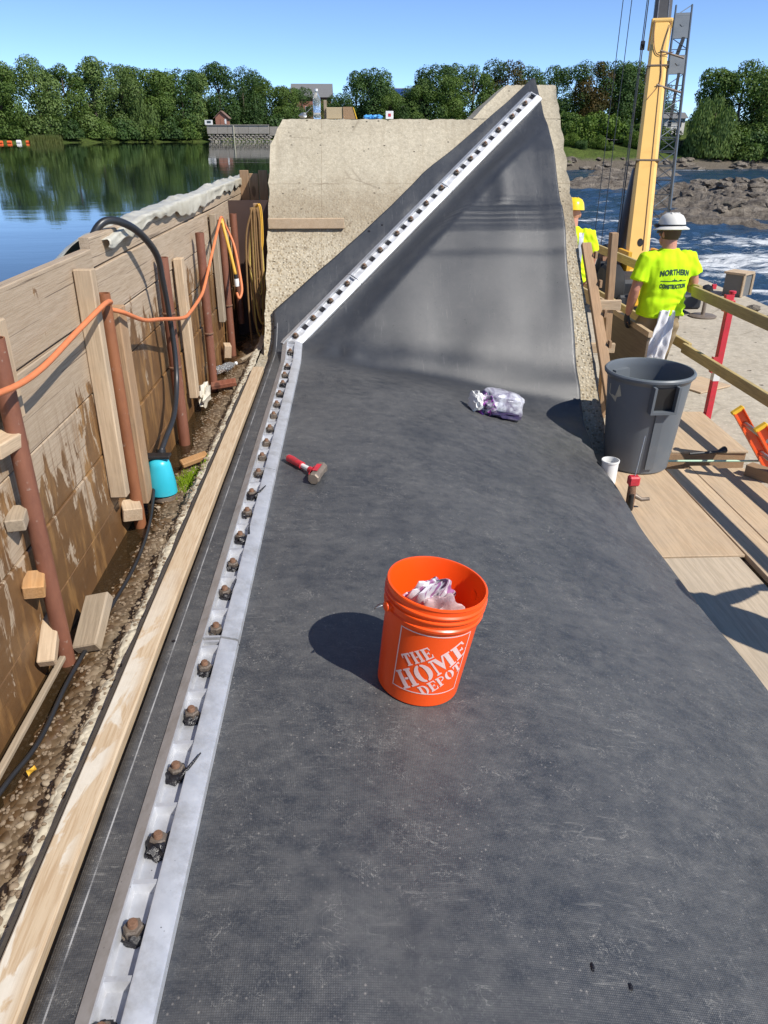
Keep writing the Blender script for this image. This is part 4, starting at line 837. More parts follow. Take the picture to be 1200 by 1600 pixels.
# litter in the trough
def crumple(c, s, amp, seed, sub=3, fr=2.4, rot=None): return MB().blob(c, 1, sub, amp, fr, s, seed, 0, rot)
o = crumple((-1.08, 5.14, -0.04), (0.035, 0.12, 0.075), 0.7, 5).build('plastic_bag', MAT['bag_white'], smooth=40); tag(o, 'crumpled off white plastic bag against the wall below the fourth pipe', 'plastic bag')
pb = thing('crushed_bottle', 'crushed clear plastic bottle lying in the trough near the fifth pipe', 'bottle', (-1.04, 5.98, -0.12))
rt = frame((0, 0, 0), (0.7, 0.6, 0.12), UP).to_3x3() @ M.Rotation(R(-90), 3, 'X')
MB().lathe((-1.06, 5.95, -0.075), [(0.0, -0.09), (0.030, -0.088), (0.034, -0.05), (0.028, -0.02), (0.035, 0.02), (0.03, 0.06), (0.014, 0.085), (0.013, 0.10)], 14, rot=rt).build('body', MAT['clear'], pb, smooth=40)
MB().lathe(V((-1.06, 5.95, -0.075)) + rt @ V((0, 0, 0.1)), [(0.015, 0), (0.015, 0.018), (0, 0.018)], 12, rot=rt).build('cap', MAT['white_plastic'], pb, smooth=40)
mb = MB()
for k in range(900):
    a = rnd.gauss(-0.935, 0.035); b = rnd.gauss(3.83, 0.07); z = trough_z(a, b); mb.tube([(a, b, z), (a + rnd.uniform(-.006, .006), b + rnd.uniform(-.006, .006), z + rnd.uniform(0.008, 0.02))], [0.0025, 0.0008], 3)
tag(mb.build('moss', MAT['moss']), kind='stuff')
mb = MB().grid(lambda u, v: V((-1.0 + 0.014 * math.sin(PI * v) * (u - 0.5) * 2, 1.66 + 0.045 * v, -0.112 + 0.006 * abs(u - 0.5) + 0.006 * math.sin(v * 6))), 4, 8)
tag(mb.build('fallen_leaf', MAT['leaf_y']), 'yellow fallen leaf on the wet gravel at lower left', 'leaf')

# ================================================================== THINGS ON THE RUBBER
def surf_frame(x, y, ang):
    e = 0.06; a = rub_pt(x + e, y); b = rub_pt(x - e, y); c = rub_pt(x, y + e); d = rub_pt(x, y - e)
    n = (a - b).cross(c - d).normalized(); f = V((math.sin(ang), math.cos(ang), 0)); return frame((a + b + c + d) / 4 + n * 0.0015, (f - n * f.dot(n)), n)
# stencil slab letters, unit height, list of polygons
def rect(x0, y0, x1, y1): return [(x0, y0), (x1, y0), (x1, y1), (x0, y1)]
def halfring(cx, cy, ro, ri, a0, a1, sx=1.0, n=9):
    o = [(cx + sx * ro * math.cos(lerp(a0, a1, k / n)), cy + ro * math.sin(lerp(a0, a1, k / n))) for k in range(n + 1)]
    i = [(cx + sx * ri[0] * math.cos(lerp(a0, a1, k / n)), cy + ri[1] * math.sin(lerp(a0, a1, k / n))) for k in range(n + 1)]
    return [[o[k], o[k + 1], i[k + 1], i[k]] for k in range(n)]
def letter(c):
    s = 0.27
    if c == 'T': return 0.86, [rect(0.30, 0, 0.30 + s, 0.86), rect(0.18, 0, 0.69, 0.09), rect(0, 0.86, 0.86, 1), [(0, 0.66), (0.08, 0.66), (0.14, 0.86), (0, 0.86)], [(0.86, 0.66), (0.86, 0.86), (0.72, 0.86), (0.78, 0.66)]]
    if c == 'H': return 1.02, [rect(0.09, 0, 0.09 + s, 1), rect(0.66, 0, 0.66 + s, 1), rect(0.40, 0.45, 0.62, 0.56), rect(0, 0, 0.45, 0.09), rect(0, 0.91, 0.45, 1), rect(0.57, 0, 1.02, 0.09), rect(0.57, 0.91, 1.02, 1)]
    if c == 'E': return 0.86, [rect(0.09, 0, 0.09 + s, 1), rect(0, 0, 0.8, 0.10), rect(0, 0.90, 0.8, 1), rect(0.40, 0.45, 0.62, 0.56), [(0.66, 0.1), (0.8, 0.1), (0.84, 0.32), (0.77, 0.32)], [(0.66, 0.9), (0.77, 0.70), (0.84, 0.70), (0.8, 0.9)], rect(0.56, 0.38, 0.63, 0.63)]
    if c == 'O': return 1.0, halfring(0.47, 0.5, 0.52, (0.19, 0.42), PI / 2 + 0.06, 3 * PI / 2 - 0.06, 0.9) + halfring(0.53, 0.5, 0.52, (0.19, 0.42), -PI / 2 + 0.06, PI / 2 - 0.06, 0.9)
    if c == 'D': return 0.98, [rect(0.09, 0, 0.09 + s, 1), rect(0, 0, 0.40, 0.09), rect(0, 0.91, 0.40, 1)] + halfring(0.42, 0.5, 0.5, (0.26, 0.41), -PI / 2, PI / 2, 1.05)
    if c == 'P': return 0.88, [rect(0.09, 0, 0.09 + s, 1), rect(0, 0, 0.45, 0.09), rect(0, 0.91, 0.40, 1)] + halfring(0.41, 0.73, 0.27, (0.18, 0.18), -PI / 2, PI / 2, 1.6)
    if c == 'M': return 1.3, [rect(0.08, 0, 0.19, 1), rect(0.94, 0, 0.94 + s, 1), [(0.21, 1), (0.47, 1), (0.70, 0.42), (0.60, 0.05)], [(0.66, 0.28), (0.90, 0.98), (0.80, 1.0), (0.63, 0.52)][::-1], rect(0, 0, 0.28, 0.09), rect(0, 0.91, 0.3, 1), rect(0.84, 0, 1.3, 0.09), rect(0.84, 0.91, 1.3, 1)]
def word(wd, cap, width):
    x = 0; out = []
    for c in wd:
        a, ps = letter(c); out += [[(px + x, py) for px, py in p] for p in ps]; x += a + 0.09
    x -= 0.09; k = width / x
    return [[((px - x / 2) * k, (py - 0.5) * cap) for px, py in p] for p in out]
def bucket():
    t = thing('bucket', 'bright orange plastic bucket with white printed square, standing on the rubber with bags inside', 'bucket')
    t.matrix_basis = surf_frame(0.193, 1.975, 0.0) @ M.Scale(1.06, 4)
    rb, rt_, H = 0.1295, 0.1475, 0.368
    rr = lambda z: lerp(rb, rt_, z / H)
    prof = [(0.0, 0.006), (rb - 0.006, 0.004), (rb - 0.003, 0.0), (rb, 0.004), (rr(0.285), 0.285), (rr(0.285) + 0.007, 0.287), (rr(0.30) + 0.008, 0.296), (rr(0.3) + 0.0035, 0.300), (rr(0.32) + 0.0035, 0.318),
            (rr(0.32) + 0.009, 0.320), (rr(0.32) + 0.009, 0.324), (rr(0.33) + 0.003, 0.327), (rr(0.34) + 0.003, 0.337), (rr(0.34) + 0.009, 0.339), (rr(0.34) + 0.009, 0.343), (rr(0.35) + 0.003, 0.347), (rt_ + 0.002, 0.362), (rt_ + 0.005, 0.364), (rt_ + 0.004, 0.369), (rt_ - 0.002, 0.370), (rt_ - 0.004, 0.364), (rb - 0.003, 0.010), (0.0, 0.010)]
    MB().lathe((0, 0, 0), prof, 64).build('body', MAT['orange'], t, True, smooth=32)
    RZ = M.Rotation(0.38, 3, 'Z')
    for sx in (-1, 1):
        MB().lathe(RZ @ V((sx * (rr(0.31) + 0.006), 0.0, 0.305)), [(0.016, -0.012), (0.016, 0.012), (0.008, 0.016), (0, 0.016)], 14, rot=RZ @ M.Rotation(sx * PI / 2, 3, 'Y')).build('handle_boss', MAT['orange'], t, True, smooth=40)
    pts = [(-(rr(0.31) + 0.02) * math.cos(a), 0.01 + 0.150 * math.sin(a), 0.300 - 0.10 * math.sin(a)) for a in [PI * k / 24 for k in range(25)]]
    pts = [(-0.152, 0.01, 0.305), (-0.178, 0.01, 0.300), (-0.186, 0.02, 0.287)] + pts[3:-3] + [(0.186, 0.02, 0.287), (0.178, 0.01, 0.300), (0.152, 0.01, 0.305)]
    MB().tube(bez([RZ @ V(q) for q in pts], 3), 0.0022, 6).build('wire_handle', MAT['steel'], t, True, smooth=180)
    # printed square and lettering wrapped round the wall, facing the camera
    L = 0.222; zc = 0.163; a0 = -PI / 2 + 0.02
    def wrap(px, py, off=0.0009):
        z = zc + py; r = rr(z) + off; a = a0 + px / rr(zc); return V((r * math.cos(a), r * math.sin(a), z))
    mb = MB(); h = L / 2; wd = 0.0036
    for x0, y0, x1, y1 in [(-h, -h, h, -h + wd), (-h, h - wd, h, h), (-h, -h, -h + wd, h), (h - wd, -h, h, h)]:
        mb.grid(lambda u, v: wrap(lerp(x0, x1, u), lerp(y0, y1, v)), 16 if x1 - x0 > 0.05 else 1, 16 if y1 - y0 > 0.05 else 1)
    fr_ = mb.build('print_frame', MAT['print'], t, True)
    ang = R(37.5); ca, sa = math.cos(ang), math.sin(ang)
    for wd_, cap, width, cx, cy in [('THE', 0.19, 0.43, -0.10, 0.215), ('HOME', 0.295, 1.07, 0.0, -0.055), ('DEPOT', 0.185, 0.68, -0.005, -0.325)]:
        mb = MB()
        for p in word(wd_, cap, width):
            bm = bmesh.new(); vs = [bm.verts.new((x, y, 0)) for x, y in p]
            try: bm.faces.new(vs)
            except ValueError: bm.free(); continue
            bmesh.ops.subdivide_edges(bm, edges=bm.edges[:], cuts=2, use_grid_fill=True); bm.verts.index_update()
            vv = []
            for v in bm.verts:
                x = v.co.x + cx; y = v.co.y + cy; X = x * ca - y * sa; Y = x * sa + y * ca
                X = max(-0.485, min(0.485, X)); Y = max(-0.485, min(0.485, Y)); vv.append(wrap(X * L, Y * L))
            mb.add(vv, [tuple(v.index for v in f.verts) for f in bm.faces]); bm.free()
        mb.build('print_word', MAT['print'], t, True)
    for p, s, sd, z, lab in [((-0.035, 0.0, 0.275), (0.085, 0.035, 0.125), 3, R(22), 'black and white printed bag stuffed upright in the orange bucket'), ((0.005, -0.035, 0.235), (0.07, 0.02, 0.14), 8, R(5), 'pale pink bag leaning inside the orange bucket')]:
        mb = MB().blob((0, 0, 0), 1, 4, 0.5, 2.2, s, sd, 0, M.Rotation(z, 3, 'Z') @ M.Rotation(R(18), 3, 'X'))
        o = mb.build('foil_bag', MAT['bag'] if sd == 3 else MAT['bag_pink'], None, True, smooth=30); o.matrix_basis = t.matrix_basis @ M.Translation(p); tag(o, lab, 'bag')
MAT['bag_pink'] = simple('pale_pink_bag', (0.66, 0.50, 0.50), 0.4, 0, 0.15, 20, 0.2)
bucket()
def hammer():
    t = thing('hammer', 'short red handled lump hammer lying on the rubber beside the clamp bar', 'hammer')
    p0 = rub_pt(-0.385, 3.80); p1 = rub_pt(-0.185, 3.535); d = (p1 - p0); m = frame(p0, d, UP); L = d.length; t.matrix_basis = m @ M.Scale(1.14, 4)
    MB().tube([(0, 0.0, 0.021), (0, 0.01, 0.021), (0, 0.02, 0.021)], [0.013, 0.018, 0.017], 14).build('butt', MAT['steel'], t, True, smooth=40)
    MB().tube([(0, 0.018, 0.021), (0, 0.05, 0.022), (0, 0.10, 0.022), (0, 0.135, 0.022)], [0.0175, 0.019, 0.0165, 0.018], 14).build('grip', MAT['hammer_red'], t, True, smooth=40)
    MB().tube([(0, 0.13, 0.022), (0, 0.20, 0.024)], [0.011, 0.012], 12).build('shaft', MAT['white_plastic'], t, True, smooth=40)
    MB().tube([(0, 0.195, 0.024), (0, 0.235, 0.027)], [0.015, 0.016], 12).build('collar', MAT['hammer_red'], t, True, smooth=40)
    mb = MB(); rot = M.Rotation(R(38), 3, 'Z')
    ks = [(-0.072, 0.022), (-0.066, 0.027), (-0.05, 0.027), (-0.028, 0.0235), (0.028, 0.0235), (0.05, 0.027), (0.066, 0.027), (0.072, 0.022)]; vs = []
    for x, r in ks:
        for k in range(8): a = PI / 8 + k * PI / 4; vs.append(rot @ V((x, r * 1.06 * math.cos(a), r * 1.06 * math.sin(a))) + V((0.0, 0.262, 0.030)))
    mb.add(vs, [(i * 8 + k, i * 8 + (k + 1) % 8, (i + 1) * 8 + (k + 1) % 8, (i + 1) * 8 + k) for i in range(7) for k in range(8)] + [tuple(range(8)), tuple(56 + k for k in range(7, -1, -1))])
    mb.build('head', MAT['hammer_head'], t, True, smooth=20)
    mb = MB(); n = rot @ V((0, -1, 0)); mb.grid(lambda u, v: rot @ V(((u - 0.5) * 0.09, -0.0290, (v - 0.5) * 0.030)) + V((0, 0.262, 0.031)), 2, 1)
    mb.grid(lambda u, v: rot @ V(((u - 0.5) * 0.075, -0.002 + (v - 0.5) * 0.024, 0.0290)) + V((0, 0.262, 0.0305)), 2, 1); mb.build('red_patch', MAT['hammer_red'], t, True)
hammer()
def boxy(c, s, seed, amp):
    mb = MB().blob((0, 0, 0), 1, 4, 0.0, 1); o = V((seed * 3.1, seed, 0)); out = []
    for p in mb.v:
        q = V([math.copysign(abs(k) ** 0.55, k) for k in p]); q = q * (1 + amp * NZ.noise(q * 1.5 + o) + amp * 0.7 * (0.5 - abs(NZ.noise(q * 3.4 + o))))
        out.append(V((q.x * s[0], q.y * s[1], q.z * s[2])) + V(c))
    mb.v = out; return mb
def rubber_bag():
    t = thing('plastic_parcel', 'clear and purple plastic parcel bag lying on the rubber at the foot of the slope', 'bag')
    t.matrix_basis = surf_frame(1.03, 5.24, R(72))
    rot = M.Rotation(R(3), 3, 'Z')
    boxy((0.0, 0.04, 0.088), (0.105, 0.155, 0.085), 4, 0.18).build('clear_wrap', MAT['wrap'], t, True, smooth=35)
    MB().blob((0.02, -0.115, 0.06), 1, 4, 0.55, 2.4, (0.10, 0.06, 0.075), 9).build('torn_end', MAT['wrap2'], t, True, smooth=30)
    MB().blob((0.055, 0.03, 0.028), 1, 3, 0.5, 2.6, (0.075, 0.165, 0.036), 12).build('dark_contents', MAT['purple'], t, True, smooth=30)
    MB().blob((0.0, -0.185, 0.065), 1, 3, 0.5, 2.6, (0.09, 0.03, 0.07), 15).build('open_flap', MAT['white_plastic'], t, True, smooth=30)
def m_wrap(nm, dark):
    n = NT(nm, 0.22, spec=0.7); p = n.obj(); a = n.noise(p, 9, 4, 0.6, 0.8); b = n.noise(p, 40, 4, 0.6)
    col = n.mix(n.ramp(a, [(0.40, 0), (0.62, 1)]), (0.22, 0.20, 0.27), (0.62, 0.63, 0.67)) if not dark else n.mix(n.ramp(a, [(0.52, 0), (0.60, 1)]), (0.035, 0.02, 0.065), (0.55, 0.52, 0.58))
    if dark: col = n.mix(n.ramp(b, [(0.52, 0), (0.58, 1)]), col, (0.36, 0.07, 0.40))
    return n.out(col, 0.25, n.bump(b, 0.6, 0.008))
MAT['wrap'] = m_wrap('clear_grey_wrap', False); MAT['wrap2'] = m_wrap('torn_purple_wrap', True); MAT['purple'] = simple('dark_purple_film', (0.03, 0.02, 0.06), 0.3, 0, 0.5, 30)
rubber_bag()
for k, (x, y) in enumerate([(0.52, 1.02), (0.60, 0.985), (-0.335, 1.42), (0.30, 6.02)][:2]):
    p = rub_pt(x, y); o = MB().blob(p + V((0, 0, 0.002)), 0.009, 1, 0.6, 2, (0.6, 1.3, 0.35), k).build('tar_crumb', MAT['tar']); tag(o, ['small black tar crumb on the rubber near the bottom edge, left one of two', 'small black tar crumb on the rubber near the bottom edge, right one of two'][k], 'crumb')

# ================================================================== ON TOP OF THE ABUTMENT
def bottle():
    t = thing('water_bottle', 'clear water bottle with white cap standing on the abutment top', 'bottle', (-0.325, 8.24, 1.757))
    b = V((-0.325, 8.24, 1.757))
    MB().lathe(b, [(0.034, 0), (0.037, 0.01), (0.036, 0.05), (0.034, 0.055), (0.037, 0.06), (0.037, 0.16), (0.034, 0.185), (0.016, 0.222), (0.0135, 0.228), (0.0135, 0.238)], 20).build('body', MAT['clear'], t, smooth=40)
    MB().lathe(b + V((0, 0, 0.238)), [(0.0155, 0), (0.0155, 0.02), (0, 0.021)], 14).build('cap', MAT['white_plastic'], t, smooth=40)
    MB().lathe(b, [(0.0375, 0.07), (0.0378, 0.072), (0.0378, 0.125), (0.0375, 0.127)], 20).build('label_band', MAT['clear'], t, smooth=40)
bottle()
t = thing('crushed_can', 'small crumpled silver wrapper left of the water bottle', 'wrapper', (-0.46, 8.2, 1.757)); MB().blob((-0.46, 8.2, 1.785), 0.036, 2, 0.6, 2.2, (1.1, 0.8, 0.7), 6).build('foil', MAT['steel'], t, smooth=30); MB().tube([(-0.44, 8.2, 1.80), (-0.37, 8.22, 1.86)], 0.003, 6).build('tail', MAT['steel'], t)
t = thing('box_stack', 'low tan cardboard box and wood block behind the water bottle', 'box', (-0.1, 8.27, 1.757))
MB().box((-0.155, 8.29, 1.808), (0.16, 0.12, 0.10), None, 0, 0.003).build('carton', simple('tan_cardboard', (0.46, 0.36, 0.22), 0.85, 0, 0.1, 8), t)
mb = MB().prism([(-0.07, 1.757), (0.055, 1.757), (0.02, 1.862), (-0.07, 1.862)], 8.22, 8.34); mb.build('wood_piece', MAT['wood_form'], t)
mb = MB().prism([(0.027, 1.8575), (0.0595, 1.7575), (0.068, 1.7575), (0.035, 1.8575)], 8.215, 8.33); mb.build('yellow_edge', MAT['cap_yel'], t)
MB().box((-0.245, 8.31, 1.84), (0.028, 0.04, 0.165)).build('upright_stick', MAT['wood_grey'], t)
mb = MB()
for k in range(6): mb.blob((0.16 + 0.026 * k + rnd.uniform(-.01, .01), 8.24 + rnd.uniform(-.02, .02), 1.775), 0.03, 2, 0.7, 2.3, (1, 0.8, 0.7), k)
tag(mb.build('blue_glove', MAT['blue_glove'], smooth=40), 'crumpled blue rubber glove on the abutment top', 'glove')
t = thing('small_carton', 'small white carton with a red mark on the abutment top', 'carton', (0.385, 8.25, 1.757))
MB().box((0.385, 8.25, 1.792), (0.075, 0.05, 0.07), None, 0, 0.002).build('pack', MAT['white_plastic'], t); MB().box((0.385, 8.2235, 1.792), (0.026, 0.002, 0.026)).build('red_mark', MAT['hammer_red'], t)

# ================================================================== DECK, CAN, TOOLS
DZ = -0.70
def slab(name, x0, x1, y0, y1, z, th, m, lab, cat, grp=None, yaw=0, tilt=0):
    o = MB().box((0, 0, 0), (x1 - x0, y1 - y0, th), None, 0, 0.003).build(name, MAT[m], None, True); o.location = ((x0 + x1) / 2, (y0 + y1) / 2, z - th / 2); o.rotation_euler = (tilt, 0, yaw)
    return tag(o, lab, cat, grp)
slab('plywood_sheet', 1.775, 2.345, 2.0, 3.84, DZ - 0.002, 0.019, 'ply_dirty', 'dusty plywood sheet on the deck nearest the viewer with a shadow across it', 'plywood', None, 0.004)
slab('plywood_sheet', 1.775, 2.385, 3.85, 5.60, DZ + 0.004, 0.019, 'ply', 'clean plywood sheet under the grey trash can', 'plywood', None, -0.003)
xs = [2.395, 2.605, 2.815, 3.025]
for k in range(3): slab('deck_plank', xs[k], xs[k + 1] - 0.006, 1.2, 5.18 + 0.05 * (k % 2), DZ + 0.002 * (k % 2), 0.038, 'ply', ['deck plank next to the plywood under the can', 'middle plank of the three long deck planks', 'outer deck plank beside the ladder'][k], 'plank', 'long planks of the deck', 0.002 * (k - 1))
slab('plywood_platform', 2.42, 3.16, 5.40, 6.36, -0.648, 0.02, 'ply', 'raised plywood platform at the foot of the red post behind the can', 'plywood', None, -0.03)
slab('platform_joist', 2.44, 3.14, 5.405, 5.445, -0.669, 0.15, 'wood_form', 'timber joist under the near edge of the raised plywood platform', 'joist')
dfm = thing('joist_platform', 'timber joists carrying the plywood and plank deck', 'deck', (2.45, 3.5, -0.84))
for y in (2.2, 3.0, 3.83, 4.7): MB().box((2.42, y, DZ - 0.092), (1.24, 0.04, 0.10)).build('joist', MAT['wood_form'], dfm)
tag(MB().tube([(2.36, 5.27, DZ + 0.03), (3.2, 5.25, DZ + 0.025)], 0.009, 8).build('green_rod', MAT['green_rod'], smooth=60), 'thin pale green rod lying across the deck behind the can', 'rod')
tag(MB().tube([(2.62, 5.30, DZ + 0.075), (2.86, 5.33, DZ + 0.075), (2.93, 5.36, DZ + 0.08)], [0.010, 0.012, 0.03], 8).build('steel_bar', MAT['dkmetal'], smooth=60), 'dark steel bar lying against the platform joist', 'bar')
def trash_can():
    c = V((2.195, 5.30, DZ + 0.006)); t = thing('trash_can', 'large grey round plastic trash can standing open on the deck', 'trash can', c)
    H = 0.755; rb, rt_ = 0.240, 0.305; rr = lambda z: lerp(rb, rt_, z / H)
    prof = [(0, 0.012), (rb - 0.02, 0.01), (rb - 0.012, 0.0), (rb, 0.012), (rr(0.70), 0.70), (rr(0.7) + 0.006, 0.706), (rt_ + 0.012, 0.725), (rt_ + 0.021, 0.732), (rt_ + 0.023, 0.748), (rt_ + 0.014, 0.758), (rt_ + 0.002, 0.758), (rt_ - 0.004, 0.745), (rt_ - 0.006, 0.70), (rb - 0.006, 0.02), (0, 0.02)]
    MB().lathe(c, prof, 72).build('body', MAT['can'], t, smooth=35)
    for az in (R(-88), R(92)):
        d = V((math.cos(az), math.sin(az), 0)); s = V((-d.y, d.x, 0)); mb = MB()
        z0, z1 = 0.53, 0.70; w2 = 0.078
        P = lambda a, z, o: c + d * (rr(z) + o) + s * a + V((0, 0, z))
        for a0, a1, za, zb in [(-w2 - 0.018, -w2, z0 - 0.018, 0.715), (w2, w2 + 0.018, z0 - 0.018, 0.715), (-w2, w2, z0 - 0.018, z0)]:
            vs = [P(a, z, o) for o in (-0.012, 0.052) for a, z in ((a0, za), (a1, za), (a1, zb), (a0, zb))]
            mb.add(vs, [(0, 1, 2, 3), (7, 6, 5, 4), (0, 4, 5, 1), (1, 5, 6, 2), (2, 6, 7, 3), (3, 7, 4, 0)])
        h = mb.build('handle', MAT['can'], t)
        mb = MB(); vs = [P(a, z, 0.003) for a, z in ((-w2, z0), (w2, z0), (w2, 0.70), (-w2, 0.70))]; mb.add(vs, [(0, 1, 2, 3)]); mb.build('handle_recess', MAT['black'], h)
        mb = MB(); vs = [P(a, z, o) for o in (0.001, 0.012) for a, z in ((-0.03, 0.05), (0.03, 0.05), (0.03, 0.515), (-0.03, 0.515))]
        mb.add(vs, [(4, 5, 6, 7), (0, 4, 5, 1), (1, 5, 6, 2), (2, 6, 7, 3), (3, 7, 4, 0)]); mb.build('rib', MAT['can'], t)
        a = 1 if az < 0 else 0
    mb = MB(); az = R(118); d = V((math.cos(az), math.sin(az), 0)); s = V((-d.y, d.x, 0)); P = lambda a, z, o: c + d * (rr(z) - o) + s * a + V((0, 0, z))
    vs = [P(a, z, o) for o in (0.004, 0.045) for a, z in ((-0.075, 0.50), (0.075, 0.50), (0.075, 0.69), (-0.075, 0.69))]; mb.add(vs, [(4, 5, 6, 7), (0, 4, 5, 1), (1, 5, 6, 2), (2, 6, 7, 3), (3, 7, 4, 0)]); mb.build('grip_recess', MAT['can'], t)
    d = V((math.cos(R(215)), math.sin(R(215)), 0)); s = V((-d.y, d.x, 0))
    mb = MB(); pts = [(-0.06, 0.66), (0.05, 0.68), (0.07, 0.60), (0.03, 0.58), (0.02, 0.54), (-0.03, 0.57), (-0.07, 0.58)]
    mb.add([c + V((math.cos(R(198) + a / 0.28) * (rr(z) + 0.0015), math.sin(R(198) + a / 0.28) * (rr(z) + 0.0015), z)) for a, z in pts], [tuple(range(len(pts)))]); mb.build('torn_label', MAT['label_tan'], t)
MAT['label_tan'] = simple('torn_paper_label', (0.46, 0.43, 0.32), 0.8, 0, 0.2, 20)
trash_can()
def pail():
    c = V((1.868, 4.95, DZ + 0.004)); t = thing('paint_pail', 'small white pail half hidden behind the rubber edge next to the can', 'pail', c)
    MB().lathe(c, [(0, 0.006), (0.054, 0.004), (0.056, 0), (0.060, 0.165), (0.065, 0.167), (0.065, 0.179), (0.059, 0.18), (0.057, 0.168), (0.052, 0.01), (0, 0.01)], 28).build('body', MAT['white_plastic'], t, smooth=40)
    MB().lathe(c, [(0, 0.13), (0.055, 0.13)], 20).build('contents', MAT['tar'], t)
pail()
def drill():
    c = V((1.885, 4.52, DZ + 0.0)); t = thing('power_tool', 'small reddish power tool with a long thin rod standing at the rubber edge', 'power tool', c)
    MB().tube([c + V((0, 0, 0.0)), c + V((0, 0, 0.10)), c + V((0.0, 0.01, 0.17))], [0.028, 0.03, 0.026], 12).build('motor', MAT['rust_stud'], t, smooth=40)
    MB().box(c + V((0.005, 0.012, 0.205)), (0.075, 0.06, 0.07), None, 0, 0.01).build('housing', MAT['hammer_red'], t)
    MB().tube([c + V((0.02, 0.0, 0.10)), c + V((0.07, -0.02, 0.075)), c + V((0.12, -0.03, 0.085))], [0.018, 0.014, 0.012], 10).build('side_grip', MAT['hammer_head'], t, smooth=40)
    MB().tube([c + V((0.0, -0.01, 0.0)), c + V((-0.008, -0.03, -0.0)), c + V((-0.01, -0.03, 0.12))], [0.022, 0.022, 0.018], 10).build('chuck', MAT['black'], t, smooth=40)
    MB().tube([c + V((0.01, 0.015, 0.23)), c + V((0.065, 0.09, 0.50))], 0.0042, 8).build('rod', MAT['steel'], t, smooth=60)
drill()
# ladder end with two rails
def ladder():
    a0 = V((2.885, 5.22, -0.245)); a1 = V((3.14, 5.22, -0.585)); off = V((0.006, -0.345, -0.008)); t = thing('ladder', 'orange fibreglass ladder end with yellow capped rails rising beside the deck', 'ladder', (3.14, 4.76, -0.7))
    dr = (a1 - a0).normalized(); side = off.normalized(); nrm = dr.cross(side)
    for k in range(2):
        p = a0 + off * k; e = p + dr * 0.755
        mb = MB(); mb.beam(p, e, 0.082, 0.007, side); mb.beam(p + side * 0.014 + nrm * 0.038, e + side * 0.014 + nrm * 0.038, 0.007, 0.028, side); mb.beam(p + side * 0.014 - nrm * 0.038, e + side * 0.014 - nrm * 0.038, 0.007, 0.028, side)
        r_ = mb.build('rail', MAT['fibre'], t)
        MB().beam(p - dr * 0.016, p + dr * 0.012, 0.094, 0.042, side, 0, 0.005).build('end_cap', MAT['cap_yel'], r_)
    for q in (0.13, 0.43): MB().tube([a0 + dr * q, a0 + dr * q + off], 0.017, 12).build('rung', MAT['steel'], t, smooth=60)
    MB().lathe(a0 + off + dr * 0.13 + side * 0.004, [(0.012, 0), (0.022, 0.001), (0.022, 0.006), (0.012, 0.007)], 14, rot=frame((0, 0, 0), dr, -side).to_3x3()).build('rivet_plate', MAT['steel'], t)
ladder()
o = beamobj('timber_block', (2.98, 5.06, -0.655), (3.5, 4.30, -0.655), 0.09, 0.09, MAT['wood_form'], UP); tag(o, 'square timber lying along the deck edge under the ladder', 'timber')

# ================================================================== GUARD RAILS, FORM FRAME
def guard_post(x, y, lab):
    t = thing('guard_post', lab, 'guard post', (x, y, -0.85), 'red guard rail posts')
    b = V((x, y, -0.85))
    MB().box(b + V((0, 0, 0.60)), (0.058, 0.058, 1.16), None, 0, 0.004).build('upper_tube', MAT['red_steel'], t)
    MB().box(b + V((0, 0, 0.50)), (0.0605, 0.0605, 0.09), None, 0, 0.002).build('white_band', MAT['white_paint'], t)
    MB().box(b + V((-0.02, 0.0, 0.012)), (0.24, 0.15, 0.02), None, 0, 0.003).beam(b + V((-0.13, 0, 0.02)), b + V((-0.03, 0, 0.14)), 0.012, 0.03, (0, 1, 0)).build('foot', MAT['red_steel'], t)
    MB().box(b + V((-0.13, 0.0, 0.06)), (0.05, 0.09, 0.10), None, 0, 0.004).build('toe_block', MAT['rust_nut'], t)
    for z in (1.165, 0.62):
        mb = MB(); mb.box(b + V((-0.055, -0.062, z)), (0.062, 0.008, 0.14)).box(b + V((-0.086, -0.062, z)), (0.008, 0.045, 0.14)).box(b + V((-0.05, -0.05, z - 0.066)), (0.07, 0.05, 0.008)); mb.build('bracket', MAT['red_steel'], t)
    MB().lathe(b + V((0, 0, 1.18)), [(0.022, 0), (0.022, 0.05), (0.03, 0.055), (0.03, 0.075), (0.0, 0.078)], 12).build('top_screw', MAT['red_steel'], t, smooth=40)
guard_post(3.30, 6.48, 'near red steel guard post with white band, right of the trash can')
guard_post(3.22, 10.9, 'far red steel guard post behind the wooden frame post')
guard_post(3.38, 2.2, 'red steel guard post outside the right edge of the view')
for z, lab, nm in [(0.315, 'long top guard rail board passing behind the worker in yellow', 'top'), (-0.215, 'long lower guard rail board crossing behind the trash can', 'low')]:
    o = beamobj('guard_rail', (3.245, 1.0, z), (3.165, 6.95, z + 0.005), 0.038, 0.092, MAT['wood_rail'], UP); tag(o, lab.replace('long', 'near').replace(' passing behind the worker in yellow', ' fixed to the near red post'), 'guard rail')
    o = beamobj('guard_rail', (3.205, 6.90, z + 0.012), (3.12, 12.4, z), 0.038, 0.092, MAT['wood_rail'], UP); tag(o, lab.replace('long', 'far').replace('passing behind the worker in yellow', 'running to the far red post').replace('crossing behind the trash can', 'running on past the worker in yellow'), 'guard rail')
